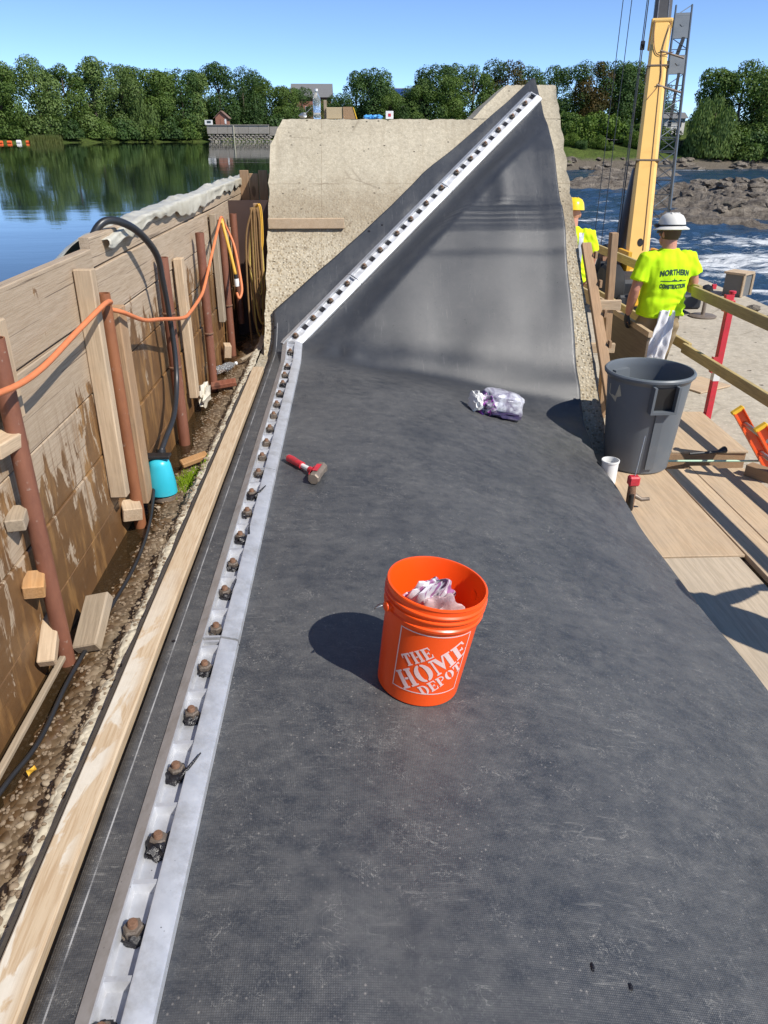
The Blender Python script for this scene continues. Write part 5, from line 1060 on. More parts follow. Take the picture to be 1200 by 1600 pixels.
# wall form beside the abutment
fm = thing('timber_formwork', 'wooden formwork of leaning board, post and cross blocks beside the abutment', 'form frame', (2.25, 6.8, -0.85))
for k, (za, zb) in enumerate([(-0.85, 0.74)]):
    ya = Y0 + za / K43 - 0.06; yb = Y0 + zb / K43 - 0.06
    beamobj('leaning_board', (2.115, ya, za), (2.105, yb, zb), 0.085, 0.045, MAT['wood_form'], NSL, fm)
beamobj('upright_post', (2.40, 6.80, -0.85), (2.30, 6.83, 0.85), 0.06, 0.09, MAT['wood_form'], (0, 1, 0), fm)
for z, x0 in [(0.235, 2.16), (-0.16, 2.16)]: beamobj('cross_block', (x0, 6.79, z), (2.43, 6.77, z), 0.04, 0.09, MAT['wood_pale'], UP, fm)
for k in range(7):
    z = -0.6 + 0.21 * k; y = Y0 + z / K43 - 0.10; MB().box((2.168, y, z), (0.02, 0.05, 0.06)).build('form_tie', MAT['wood_form'], fm)
pn = thing('leaning_plywood', 'dark plywood panel with pale top edge standing between frame and worker', 'panel', (2.7, 7.2, -0.85))
MB().box((2.70, 7.25, -0.44), (0.02, 1.15, 0.80)).build('panel_sheet', MAT['ply_dark'], pn)
MB().box((2.705, 7.25, -0.012), (0.04, 1.20, 0.05)).build('top_strip', MAT['wood_pale'], pn)
MB().box((2.735, 7.78, -0.43), (0.05, 0.05, 0.80)).build('stud', MAT['wood_form'], pn)
o = beamobj('kick_board', (2.72, 7.95, -0.04), (2.60, 10.4, -0.02), 0.03, 0.14, MAT['wood_pale'], UP); tag(o, 'pale board running on from the form panel behind the frame', 'board')
slab('plywood_scrap', 3.55, 4.05, 7.55, 7.95, -0.825, 0.018, 'ply', 'plywood scrap on the concrete apron behind the red post', 'plywood', None, 0.5)
t = thing('steel_stand', 'grey round based steel stand with dark head on the apron', 'stand', (5.31, 11.2, -0.85)); b = V((5.31, 11.2, -0.85))
MB().lathe(b, [(0.20, 0.012), (0.20, 0.025), (0.18, 0.035), (0.03, 0.04), (0.025, 0.38), (0, 0.38)], 24).build('pedestal', MAT['hammer_head'], t, smooth=30); MB().blob(b + V((0, 0, 0.42)), 0.08, 2, 0.5, 2, (1.1, 1, 0.7), 4).build('winch_head', MAT['dkmetal'], t, smooth=40); MB().box(b + V((0.09, 0, 0.45)), (0.06, 0.04, 0.07)).build('red_lever', MAT['red_steel'], t)
t = thing('form_box', 'grey panelled box with pale frame at the edge of the apron', 'box', (6.4, 12.4, -0.86)); MB().box((6.62, 12.9, -0.665), (0.32, 0.32, 0.36), M.Rotation(R(40), 3, 'Z')).build('box_panel', MAT['blackpanel'], t); MB().box((6.62, 12.9, -0.47), (0.37, 0.37, 0.035), M.Rotation(R(40), 3, 'Z')).build('lid_frame', MAT['wood_pale'], t)
for dx, dy in ((0.175, 0.175), (0.175, -0.175), (-0.175, -0.175)):
    p = M.Rotation(R(40), 3, 'Z') @ V((dx, dy, 0)) + V((6.62, 12.9, -0.665)); MB().box(p, (0.035, 0.035, 0.35)).build('corner_batten', MAT['wood_pale'], t)
for k in range(9):
    o = MB().blob((6.35 + rnd.uniform(-0.2, 0.35), 8.2 + 0.42 * k, -0.80), 0.1, 2, 0.5, 1.8, (1.2, 1.0, 0.6), 50 + k).build('rubble_stone', MAT['rock'], smooth=40); tag(o, 'grey rubble stone lying along the outer apron edge', 'stone', 'rubble stones on the apron edge')

# ================================================================== PEOPLE
def remesh(mb, voxel, name, mat, parent, smooth=4, disp=None):
    me = mb.mesh('tmp', mat); o = bpy.data.objects.new('tmp', me); COL.objects.link(o)
    m = o.modifiers.new('r', 'REMESH'); m.mode = 'VOXEL'; m.voxel_size = voxel
    m = o.modifiers.new('s', 'SMOOTH'); m.iterations = smooth; m.factor = 0.5
    dg = bpy.context.evaluated_depsgraph_get(); dg.update(); nm = bpy.data.meshes.new_from_object(o.evaluated_get(dg)); bpy.data.objects.remove(o); nm.name = name
    if disp:
        nm.update(); ns = [v.normal.copy() for v in nm.vertices]
        for v, n in zip(nm.vertices, ns): v.co += n * disp(v.co)
    nm.polygons.foreach_set('use_smooth', [True] * len(nm.polygons)); nm.materials.clear(); nm.materials.append(mat)
    q = bpy.data.objects.new(name, nm); COL.objects.link(q); q.parent = parent; return q
def ring_loft(mb, rings, seg=28):    # rings (cx, cy, z, rx, ry)
    vs = []; n = len(rings)
    for cx, cy, z, rx, ry in rings:
        for k in range(seg):
            a = 2 * PI * k / seg; c, s = math.cos(a), math.sin(a); e = 0.85
            vs.append(V((cx + rx * math.copysign(abs(c) ** e, c), cy + ry * math.copysign(abs(s) ** e, s), z)))
    fs = [(i * seg + k, i * seg + (k + 1) % seg, (i + 1) * seg + (k + 1) % seg, (i + 1) * seg + k) for i in range(n - 1) for k in range(seg)]
    fs += [tuple(reversed(range(seg))), tuple((n - 1) * seg + k for k in range(seg))]; mb.add(vs, fs)
def person(loc, yaw, label, hat, shirt, LA, RA, lean=0.0, text=False, vest=False, towel=False, glove=True, head=0.0):
    t = thing('person', label, 'person', loc, None, (0, 0, yaw))
    sh = lambda p: V((p[0], p[1] + lean * max(0, p[2] - 0.95), p[2]))
    mb = MB(); hc = sh((0, 0.03, 1.655)); RH = M.Rotation(head, 3, 'Z')
    mb.blob(hc + V((0, 0, 0.02)), 1, 3, 0.0, 1, (0.078, 0.098, 0.105)); mb.blob(hc + RH @ V((0, 0.035, -0.065)), 1, 3, 0, 1, (0.058, 0.062, 0.06), 0, 0, RH)
    mb.tube([hc + RH @ V((0, 0.085, 0.02)), hc + RH @ V((0, 0.118, -0.025)), hc + RH @ V((0, 0.095, -0.032))], [0.012, 0.016, 0.012], 8)
    for s in (-1, 1):
        mb.blob(hc + RH @ V((s * 0.080, 0.0, -0.005)), 1, 2, 0, 1, (0.012, 0.024, 0.034), 0, 0, RH @ M.Rotation(s * 0.3, 3, 'Z')); mb.blob(hc + RH @ V((s * 0.03, 0.09, 0.015)), 0.014, 1, 0)
    mb.tube([hc + RH @ V((-0.024, 0.095, -0.068)), hc + RH @ V((0, 0.101, -0.067)), hc + RH @ V((0.024, 0.095, -0.068))], 0.009, 6)
    mb.tube([sh((0, -0.01, 1.40)), sh((0, 0.0, 1.50)), hc + V((0, -0.018, -0.02))], [0.085, 0.066, 0.062], 14)
    ring_loft(mb, [(0, 0, 0.90, 0.16, 0.11), (0, 0, 1.1, 0.155, 0.105)] + [(0, lean * (z - 0.95), z, rx, ry) for z, rx, ry in [(1.25, 0.165, 0.11), (1.38, 0.175, 0.11), (1.45, 0.12, 0.08)]], 18)
    hands = []
    for A, s in ((LA, -1), (RA, 1)):
        a, e, w_ = [V(p) for p in A]; mb.tube([a, a.lerp(e, 0.3), a.lerp(e, 0.75), e, e.lerp(w_, 0.25), e.lerp(w_, 0.7), w_], [0.062, 0.058, 0.05, 0.043, 0.047, 0.038, 0.030], 14)
        d = (w_ - e).normalized(); sd = d.cross(V((s, 0, 0.2))).normalized(); nr = d.cross(sd).normalized()
        hb = MB(); hb.blob(w_ + d * 0.05, 1, 3, 0, 1, (0.042, 0.058, 0.02), 0, 0, frame((0, 0, 0), d, nr).to_3x3())
        for k, (o_, L) in enumerate([(-0.03, 0.062), (-0.01, 0.075), (0.011, 0.07), (0.03, 0.055)]):
            b = w_ + d * 0.085 + sd * o_; hb.tube([b, b + d * L * 0.5 + nr * 0.006 * 1, b + d * L * 0.85 + nr * 0.022, b + d * L * 0.95 + nr * 0.040], [0.0105, 0.010, 0.009, 0.0075], 8)
        b = w_ + d * 0.025 - sd * 0.03; hb.tube([b, b + d * 0.035 - sd * 0.022 + nr * 0.012, b + d * 0.065 - sd * 0.026 + nr * 0.024], [0.014, 0.012, 0.009], 8)
        mb.v, b0 = mb.v, len(mb.v); mb.add(hb.v, hb.f); hands.append(hb)
    remesh(mb, 0.0075, 'body', MAT['skin'], t, 3)
    # shirt
    sb_ = MB(); R_ = [(0.925, 0.215, 0.150), (0.96, 0.222, 0.156), (1.05, 0.212, 0.152), (1.15, 0.210, 0.150), (1.28, 0.222, 0.150), (1.38, 0.232, 0.142), (1.44, 0.215, 0.125), (1.485, 0.155, 0.098), (1.515, 0.095, 0.08), (1.53, 0.082, 0.075)]
    ring_loft(sb_, [(0, lean * max(0, z - 0.95) - 0.004, z, a, b) for z, a, b in R_])
    for A, s in ((LA, -1), (RA, 1)):
        a, e, w_ = [V(p) for p in A]; i = a + V((-s * 0.07, 0, 0.0)); sb_.tube([i, a, a.lerp(e, 0.4), a.lerp(e, 0.72)], [0.085, 0.086, 0.082, 0.088], 18)
    def dsp(p):
        w1 = NZ.noise(V((p.x * 16, p.y * 8, p.z * 5))) * 0.010 + NZ.noise(V((p.x * 30, p.y * 12, p.z * 13))) * 0.004; w2 = math.sin(p.z * 62 + 9 * NZ.noise(V((p.x * 5, p.y * 3, p.z * 4)))) * 0.009 * ss(1.22, 1.0, p.z)
        w3 = math.sin((abs(p.x) * 1.0 + p.z * 0.55) * 85 + 5 * NZ.noise(p * 6)) * 0.003 * ss(0.12, 0.2, abs(p.x)); return w1 + w2 + w3
    so = remesh(sb_, 0.011, 'shirt', shirt, t, 3, dsp)
    # trousers and boots
    pb_ = MB(); ring_loft(pb_, [(0, 0, 0.80, 0.17, 0.13), (0, 0, 0.88, 0.192, 0.138), (0, 0, 0.98, 0.188, 0.134), (0, 0, 1.03, 0.18, 0.13)], 22)
    legs = [((-0.10, 0, 0.86), (-0.115, 0.05, 0.47), (-0.12, -0.02, 0.08)), ((0.10, 0, 0.86), (0.12, 0.10, 0.48), (0.11, 0.06, 0.08))]
    for a, k_, f in legs: pb_.tube([a, V(a).lerp(V(k_), 0.5), k_, V(k_).lerp(V(f), 0.5), f], [0.112, 0.098, 0.080, 0.076, 0.074], 16)
    remesh(pb_, 0.012, 'trousers', MAT['khaki'], t, 3, lambda p: NZ.noise(V((p.x * 12, p.y * 12, p.z * 9))) * 0.007 + math.sin(p.z * 40 + 6 * NZ.noise(p * 5)) * 0.003)
    for a, k_, f in legs:
        bb = MB(); f = V(f); bb.blob(f + V((0, 0.06, -0.035)), 1, 3, 0, 1, (0.052, 0.14, 0.045)); bb.tube([f + V((0, 0, 0.10)), f + V((0, -0.01, -0.03))], [0.06, 0.055], 14); bb.box(f + V((0, 0.05, -0.068)), (0.095, 0.28, 0.022), None, 0, 0.006)
        remesh(bb, 0.01, 'boot', MAT['boot'], t, 2)
    if glove:
        for hb in hands[:1]:
            gb = MB(); gb.v = hb.v; gb.f = hb.f; gb.m = hb.m; remesh(gb, 0.005, 'glove', MAT['glove'], t, 1, lambda p: 0.0025)
    # hard hat
    hh = V(hc) + V((0, -0.004, 0.055)); tl = M.Rotation(R(-5), 3, 'X')
    hp = [(0.158, -0.022), (0.162, -0.018), (0.155, -0.010), (0.124, 0.008), (0.121, 0.03), (0.113, 0.065), (0.092, 0.098), (0.055, 0.118), (0.0, 0.124)] if text else [(0.118, -0.012), (0.128, -0.010), (0.126, 0.0), (0.120, 0.03), (0.112, 0.065), (0.092, 0.098), (0.055, 0.118), (0.0, 0.124)]
    hm = MB().lathe(hh, hp, 40, 0, tl, 0.96, 1.12).build('hard_hat', hat, t, True, smooth=50); md = hm.modifiers.new('t', 'SOLIDIFY'); md.thickness = 0.004
    for q in (-1, 0, 1): MB().tube([hh + tl @ V((q * 0.035, -0.118 + 0.01 * abs(q), 0.07)), hh + tl @ V((q * 0.035, -0.05, 0.118)), hh + tl @ V((q * 0.035, 0.06, 0.118)), hh + tl @ V((q * 0.035, 0.115, 0.075))], 0.007, 8).build('ridge', hat, hm, True, smooth=60)
    if text:
        MB().lathe(hh, [(0.1265, 0.010), (0.128, 0.014), (0.1265, 0.022)], 40, 0, tl, 0.96, 1.12).build('strap', MAT['black'], hm, True, smooth=60)
        MB().blob(hh + V((-0.125, 0.03, 0.012)), 1, 2, 0.3, 2, (0.025, 0.05, 0.02), 3).build('earpiece', MAT['black'], hm, True, smooth=50)
        MB().tube([hc + RH @ V((-0.082, 0.0, 0.01)), hc + RH @ V((-0.078, 0.08, 0.012)), hc + RH @ V((-0.05, 0.11, 0.005)), hc + RH @ V((0, 0.118, 0.008)), hc + RH @ V((0.05, 0.11, 0.005)), hc + RH @ V((0.078, 0.08, 0.012)), hc + RH @ V((0.082, 0, 0.01))], 0.006, 6, 0, True, 2.2).build('glasses', MAT['black'], t, True, smooth=60)
        for fn_ in [0]:
            mb = MB(); ring_loft(mb, [(0, hc.y - 0.012, z, rx, ry) for z, rx, ry in [(hc.z - 0.045, 0.066, 0.082), (hc.z - 0.01, 0.081, 0.095), (hc.z + 0.04, 0.083, 0.1)]], 20); mb.build('hair', MAT['hair'], t, True, smooth=60)
    if text:
        bvh = BVHTree.FromPolygons([v.co.copy() for v in so.data.vertices], [tuple(p.vertices) for p in so.data.polygons])
        def project(me, nm):
            q = MB(); vs = []
            for v in me.vertices:
                h_ = bvh.ray_cast(V((v.co.x, -1, v.co.z)), V((0, 1, 0))); vs.append((h_[0] if h_[0] else V((v.co.x, -0.15, v.co.z))) + V((0, -0.0025, 0)))
            q.add(vs, [tuple(p.vertices) for p in me.polygons]); q.build(nm, MAT['ink'], so, True)
        def txt(s, size, cx, cz, arc, width):
            cu = bpy.data.curves.new('txt', 'FONT'); cu.body = s; cu.size = size; cu.align_x = 'CENTER'; cu.offset = 0.0035; cu.space_character = 1.12; cu.resolution_u = 3
            o = bpy.data.objects.new('txt', cu); COL.objects.link(o); dg = bpy.context.evaluated_depsgraph_get(); dg.update(); me = bpy.data.meshes.new_from_object(o.evaluated_get(dg)); bpy.data.objects.remove(o)
            bm = bmesh.new(); bm.from_mesh(me); bmesh.ops.remove_doubles(bm, verts=bm.verts, dist=1e-5)
            xs_ = [v.co.x for v in bm.verts]; k = width / (max(xs_) - min(xs_)); mid = (max(xs_) + min(xs_)) / 2
            for v in bm.verts: x = (v.co.x - mid) * k; v.co = V((cx + x, 0, cz + v.co.y - arc * (x / (width / 2)) ** 2))
            bmesh.ops.triangulate(bm, faces=bm.faces[:])
            for _ in range(3):
                lg = [e for e in bm.edges if e.calc_length() > 0.014]
                if lg: bmesh.ops.subdivide_edges(bm, edges=lg, cuts=1); bmesh.ops.triangulate(bm, faces=[f for f in bm.faces if len(f.verts) > 3])
            bm.to_mesh(me); bm.free(); project(me, 'shirt_lettering')
        txt('NORTHERN', 0.066, 0.025, 1.318, 0.016, 0.285); txt('CONSTRUCTION', 0.052, 0.02, 1.195, -0.006, 0.255)
        mb = MB().grid(lambda u, v: V((-0.105 + 0.25 * u, 0, 1.262 + 0.007 * (v - 0.5))), 24, 1)
        for k in range(5): x = 0.0 + 0.01 * k; mb.add([V((x - 0.006, 0, 1.264)), V((x + 0.008, 0, 1.264)), V((x + 0.002, 0, 1.276 + 0.018 * (k == 2)))], [(0, 1, 2)])
        mb.box((0.085, 0, 1.268), (0.025, 0.001, 0.010)); project(mb.mesh('line', MAT['ink']), 'shirt_emblem')
    if vest:
        for x in (-0.11, 0.11):
            mb = MB().grid(lambda u, v: V((x + (u - 0.5) * 0.05, 0, lerp(1.0, 1.47, v))), 2, 26); bvh = BVHTree.FromPolygons([v.co.copy() for v in so.data.vertices], [tuple(p.vertices) for p in so.data.polygons])
            mb.v = [((bvh.ray_cast(V((v.x, -1, v.z)), V((0, 1, 0)))[0] or V((v.x, -.15, v.z))) + V((0, -0.004, 0))) for v in mb.v]; mb.build('reflective_stripe', MAT['silver'], so, True)
    if towel:
        mb = MB()
        def tf(u, v):
            z = 1.0 - 0.52 * v; wv = lerp(0.07, 0.125, v); x = -0.01 - 0.09 * v + (u - 0.5) * 2 * wv
            return V((x, -0.165 - 0.05 * math.sin(v * 2.2) - 0.018 * math.sin(u * 13 + v * 4) - 0.012 * NZ.noise(V((u * 6, v * 7, 0))), z))
        mb.grid(tf, 22, 36); tw = mb.build('towel', MAT['towel'], None, True, smooth=180); md = tw.modifiers.new('t', 'SOLIDIFY'); md.thickness = 0.012
        tw.location = loc; tw.rotation_euler = (0, 0, yaw); tag(tw, 'white towel hanging from the back pocket of the worker in yellow', 'towel')
    return t
MAT['hair'] = simple('short_brown_hair', (0.10, 0.055, 0.03), 0.8, 0, 0.3, 80, 0.5)
person((2.92, 7.06, -0.845), R(4), 'worker seen from behind in bright yellow lettered shirt and white hard hat, walking away', MAT['hat_w'], MAT['hv'],
       ((-0.205, 0.0, 1.435), (-0.285, -0.02, 1.17), (-0.275, 0.08, 0.93)), ((0.205, 0.0, 1.435), (0.285, -0.02, 1.235), (0.21, 0.20, 1.22)), 0.02, True, False, True, True, R(22))
person((2.52, 8.95, -0.845), R(-12), 'worker in yellow hard hat and striped yellow vest, half hidden behind the abutment edge', MAT['hat_y'], MAT['hv2'],
       ((-0.205, 0.0, 1.435), (-0.28, 0.08, 1.20), (-0.18, 0.26, 1.10)), ((0.205, 0.0, 1.435), (0.275, 0.02, 1.19), (0.24, 0.13, 0.97)), 0.06, False, True, False, False, R(-10))
person((3.02, 2.32, -0.68), R(-60), 'worker just beyond the right frame edge, shadow falling on the plywood', MAT['hat_y'], MAT['hv2'],
       ((-0.205, 0.0, 1.435), (-0.31, 0.10, 1.24), (-0.30, 0.34, 1.22)), ((0.205, 0.0, 1.435), (0.28, 0.02, 1.17), (0.25, 0.14, 0.95)), 0.05, False, False, False, False, 0)

# ================================================================== CRANE
def crane():
    F = V((4.98, 13.42, -0.36)); T = V((6.545, 18.17, 3.65)); d = (T - F).normalized(); m = frame(F, d, UP); L = (T - F).length
    t = thing('mobile_crane', 'yellow mobile crane with raised telescopic boom and grey lattice jib behind the guard rail', 'crane', (5.0, 12.9, -0.85))
    off = wloc(t)
    def put(mb, nm, mat, smooth=None, par=None):
        mb.v = [m @ p for p in mb.v]; return mb.build(nm, mat, par or t, smooth=smooth)
    mb = MB(); b0 = [(-0.195, -0.34), (-0.14, -0.42), (0.14, -0.42), (0.195, -0.34), (0.195, 0.12), (0.14, 0.17), (-0.14, 0.17), (-0.195, 0.12)]; vs = []
    for y, k in ((-0.7, 0.92), (0.3, 1.0), (L - 0.25, 0.9), (L - 0.02, 0.9)): vs += [V((x * k, y, z * k)) for x, z in b0]
    mb.add(vs, [(i * 8 + k, i * 8 + (k + 1) % 8, (i + 1) * 8 + (k + 1) % 8, (i + 1) * 8 + k) for i in range(3) for k in range(8)] + [tuple(range(8)), tuple(24 + k for k in range(7, -1, -1))])
    bo = put(mb, 'boom_base', MAT['yellow'])
    mb = MB(); mb.box((0, L - 0.02, -0.14), (0.43, 0.10, 0.66), None, 0, 0.02); put(mb, 'boom_collar', MAT['yellow'], None, bo)
    for q in (0.36, 0.775): mb = MB().box((0, L * q, 0.164), (0.41, 0.035, 0.025)).box((0.195, L * q, 0.0), (0.02, 0.035, 0.35)).box((-0.195, L * q, 0.0), (0.02, 0.035, 0.35)); put(mb, 'boom_strap', MAT['rust_nut'], None, bo)
    mb = MB().tube(bez([(-0.16, L * 0.99, 0.19), (-0.10, L * 0.86, 0.18), (0.02, L * 0.82, 0.18), (0.28, L * 0.83, 0.2)], 6), 0.010, 6).tube(bez([(0.17, L * 0.98, 0.18), (0.06, L * 0.84, 0.18), (0.08, L * 0.7, 0.175), (-0.12, L * 0.62, 0.175)], 6), 0.009, 6).tube([(0.09, 0.1, 0.178), (0.07, L * 0.8, 0.165)], 0.007, 6); put(mb, 'control_cable', MAT['rust_stud'], 60, bo)
    mb = MB().lathe((0.03, 0.28, 0.171), [(0.062, 0), (0.062, 0.003), (0, 0.004)], 20, 0, None, 0.8, 1.5); put(mb, 'access_hole', MAT['black'], 60, bo)
    mb = MB(); c0 = [(-0.175, -0.34), (0.175, -0.34), (0.175, 0.06), (0.12, 0.10), (-0.12, 0.10), (-0.175, 0.06)]
    vs = [V((x, y, z)) for y in (L - 0.3, L + 6.0) for x, z in c0]; mb.add(vs, [tuple(range(6)), tuple(range(11, 5, -1))] + [(k, (k + 1) % 6, 6 + (k + 1) % 6, 6 + k) for k in range(6)]); bi = put(mb, 'boom_extension', MAT['steel_grey'])
    for x in (-0.10, 0.11): put(MB().box((x, L + 3, 0.105), (0.02, 5.9, 0.012)), 'boom_track', MAT['steel'], None, bi)
    mb = MB().tube([(-0.34, 0.6, -0.1), (-0.30, L + 6, 0.2)], 0.011, 6).tube([(-0.37, 0.6, -0.05), (-0.33, L + 6, 0.25)], 0.009, 6); put(mb, 'hoist_line', MAT['dkmetal'], 60)
    put(MB().box((-0.33, L * 0.90, 0.05), (0.09, 0.11, 0.14), None, 0, 0.01), 'line_guide', MAT['black'])
    mb = MB().tube([(-0.36, 0.1, -0.75), (-0.12, 2.7, -0.42)], [0.13, 0.12], 14).tube([(-0.12, 2.7, -0.42), (-0.08, 3.4, -0.38)], 0.07, 12); put(mb, 'lift_cylinder', MAT['steel_grey'], 40)
    # jib, a lattice of three chords with zigzag struts, two plates near its head
    J0 = V((5.75, 14.64, 0.39)); J1 = V((7.54, 19.67, 4.24)); jd = (J1 - J0).normalized(); jm = frame(J0, jd, UP); jl = (J1 - J0).length
    ch = [(-0.17, 0.0), (0.17, 0.0), (-0.17, -0.34), (0.17, -0.34)]; mb = MB()
    for x, z in ch: mb.tube([(x, 0, z), (x * 1.0, jl, z * 0.8)], 0.021, 8)
    jb = MB(); jb.v = [jm @ p for p in mb.v]; jb.f = mb.f; jb.m = mb.m; jo = jb.build('jib_chords', MAT['jib'], t, smooth=60)
    mb = MB(); n = 16
    for k in range(n):
        y0 = jl * k / n; y1 = jl * (k + 1) / n
        if k in (10, 11, 13, 14): continue
        for a, b in ((0, 1), (2, 3), (0, 2), (1, 3)):
            A, B = (ch[a], ch[b]) if k % 2 else (ch[b], ch[a]); mb.tube([(A[0], y0, A[1]), (B[0], y1, B[1])], 0.009, 6); mb.tube([(A[0], y0, A[1]), (B[0], y0, B[1])], 0.008, 6)
    mb.v = [jm @ p for p in mb.v]; tag(mb.build('jib_struts', MAT['jib'], t, smooth=60), kind='stuff')
    for y0, y1 in ((0.62, 0.72), (0.81, 0.955)):
        mb = MB().box((0, jl * (y0 + y1) / 2, 0.0), (0.32, jl * (y1 - y0), 0.012)).box((0, jl * (y0 + y1) / 2, 0.012), (0.05, 0.10, 0.012), M.Rotation(0.5, 3, 'Z')); mb.v = [jm @ p for p in mb.v]; mb.build('jib_plate', MAT['jib_plate'], t)
    for mb in (MB().beam((0.0, jl * 0.42, -0.1), (0.05, jl * 0.62, 0.0), 0.06, 0.06), MB().beam((-0.05, jl * 0.72, -0.1), (0.06, jl * 0.81, 0.0), 0.07, 0.07), MB().box((-0.24, jl * 0.66, 0.0), (0.16, 0.16, 0.16)), MB().box((-0.24, jl * 0.9, 0.0), (0.12, 0.14, 0.12))):
        mb.v = [jm @ p for p in mb.v]; mb.build('jib_bracket', MAT['dkmetal'], t)
    for q in (0.68, 0.84): mb = MB().tube([m @ V((0.02, L * q, 0.19)), m @ V((0.50, L * q, 0.02))], 0.02, 8).build('jib_pin', MAT['rust_nut'], t)
    # turret, winch and carrier
    MB().box((5.02, 13.55, -0.52), (0.62, 0.9, 0.34), None, 0, 0.02).box((4.72, 13.3, -0.40), (0.06, 0.55, 0.50)).box((5.30, 13.3, -0.40), (0.06, 0.55, 0.50)).build('turret', MAT['yellow2'], t)
    for k in range(4): MB().lathe((4.46 + 0.1 * (k % 2), 13.15 + 0.22 * k, -0.46 + 0.05 * (k % 2)), [(0.13, -0.1), (0.15, -0.09), (0.09, -0.07), (0.09, 0.07), (0.15, 0.09), (0.13, 0.1)], 14, 0, M.Rotation(R(90), 3, 'Y')).build('winch_drum', MAT['rust_stud' if k % 2 else 'dkmetal'], t, smooth=40)
    MB().box((4.68, 12.9, -0.66), (1.3, 3.1, 0.22), None, 0, 0.03).box((4.35, 11.95, -0.50), (0.65, 0.9, 0.30), None, 0, 0.05).build('carrier', MAT['dkmetal'], t)
    MB().box((4.42, 11.30, -0.56), (0.42, 0.05, 0.28), None, 0, 0.02).build('rear_flap', MAT['yellow2'], t)
    for x in (4.0, 4.75):
        for y in (11.75, 14.15):
            wp = MB().lathe((x, y, -0.50), [(0.14, -0.13), (0.30, -0.14), (0.34, -0.11), (0.35, 0.0), (0.34, 0.11), (0.30, 0.14), (0.14, 0.13)], 28, 0, M.Rotation(R(90), 3, 'Y')).build('wheel', MAT['tyre'], t, smooth=40)
            MB().lathe((x, y, -0.50), [(0.0, -0.10), (0.10, -0.11), (0.16, -0.125), (0.16, 0.125), (0.10, 0.11), (0.0, 0.10)], 20, 0, M.Rotation(R(90), 3, 'Y')).build('rim', MAT['yellow2'], wp, smooth=40)
    for x in (4.5, 4.75): MB().tube([(x, 11.28, -0.42), (x - 0.05, 11.25, -0.80)], 0.016, 8).build('hose_line', MAT['steel'], t, smooth=60)
crane()
t = thing('load_cable', 'pair of thin crane cables hanging in the sky left of the boom', 'cable', (7.64, 24.1, -3))
for x in (7.52, 7.76): MB().tube([(x, 24.1, -3.0), (x, 24.1, 22)], 0.011, 6).build('strand', MAT['dkmetal'], t)

# ================================================================== ROCKS IN THE RIVER
def island(cx, cy, rx, ry, ang, h, seed, name, lab, n=70):
    ca, sa = math.cos(ang), math.sin(ang)
    def f(u, v):
        a, b = (u - 0.5) * 2.1, (v - 0.5) * 2.1; x = cx + rx * a * ca - ry * b * sa; y = cy + rx * a * sa + ry * b * ca
        r = math.hypot(a, b) + 0.28 * NZ.noise(V((x * 0.10, y * 0.10, seed))) + 0.10 * NZ.noise(V((x * 0.35, y * 0.35, seed)))
        base = ss(1.0, 0.55, r); rg = 1 - abs(NZ.noise(V((x * 0.30, y * 0.22, seed + 3)))) * 2; q = NZ.noise(V((x * 0.9, y * 0.6, seed + 6))); z = base * h * (0.45 + 0.35 * rg + 0.35 * q)
        st = round(z / 0.28) * 0.28; z = lerp(z, st, 0.65) + 0.10 * base * NZ.noise(V((x * 2.4, y * 2.0, seed)))
        return V((x, y, -4.25 + z + 0.35 * base))
    o = MB().grid(f, n, n).build(name, MAT['rock'], smooth=30); tag(o, lab, 'rocks'); return f
fi = island(38.5, 77, 10.5, 31, R(-24), 1.25, 3, 'rock_island', 'large brown rock island with mossy patches in the river right of the crane boom', 130)
island(33.5, 103, 6.5, 13, R(-26), 1.1, 9, 'rock_ledge', 'low dark rock ledge in the river left of the crane boom', 60)
island(55.0, 96, 6, 10, R(-35), 1.3, 14, 'rock_ledge', 'small rock ledge in the river at the right frame edge beyond the island', 50)
island(46, 130, 9, 8, R(-20), 1.0, 21, 'rock_ledge', 'flat rock ledge near the far river bank beneath the shrubs', 50)
for k in range(46):
    u, v = rnd.uniform(0.2, 0.8), rnd.uniform(0.12, 0.85); p = fi(u, v)
    if p.z < -4.0: continue
    r = rnd.uniform(0.35, 0.95); o = MB().blob((0, 0, 0), r, 2, 0.6, 1.4, (1.3, 1, 0.55), 60 + k).build('boulder', MAT['rock'], None, True, smooth=25); o.location = p + V((0, 0, 0.1)); o.rotation_euler = (rnd.uniform(-.2, .2), rnd.uniform(-.2, .2), rnd.uniform(0, 6))
    tag(o, 'weathered brown boulder lying on the large rock island in the river', 'boulder', 'boulders on the rock island')
for k in range(60):
    x = rnd.uniform(38, 105); y = pw(x, SHR) + rnd.uniform(-1.5, 7); r = rnd.uniform(0.4, 1.3)
    o = MB().blob((0, 0, 0), r, 2, 0.55, 1.4, (1.4, 1, 0.55), 160 + k).build('boulder', MAT['rock'], None, True, smooth=25); o.location = (x, y, max(-4, bank_z(x, y)) + 0.1); o.rotation_euler = (0, 0, rnd.uniform(0, 6))
    tag(o, 'grey boulder lying along the far river bank', 'boulder', 'boulders along the far river bank')

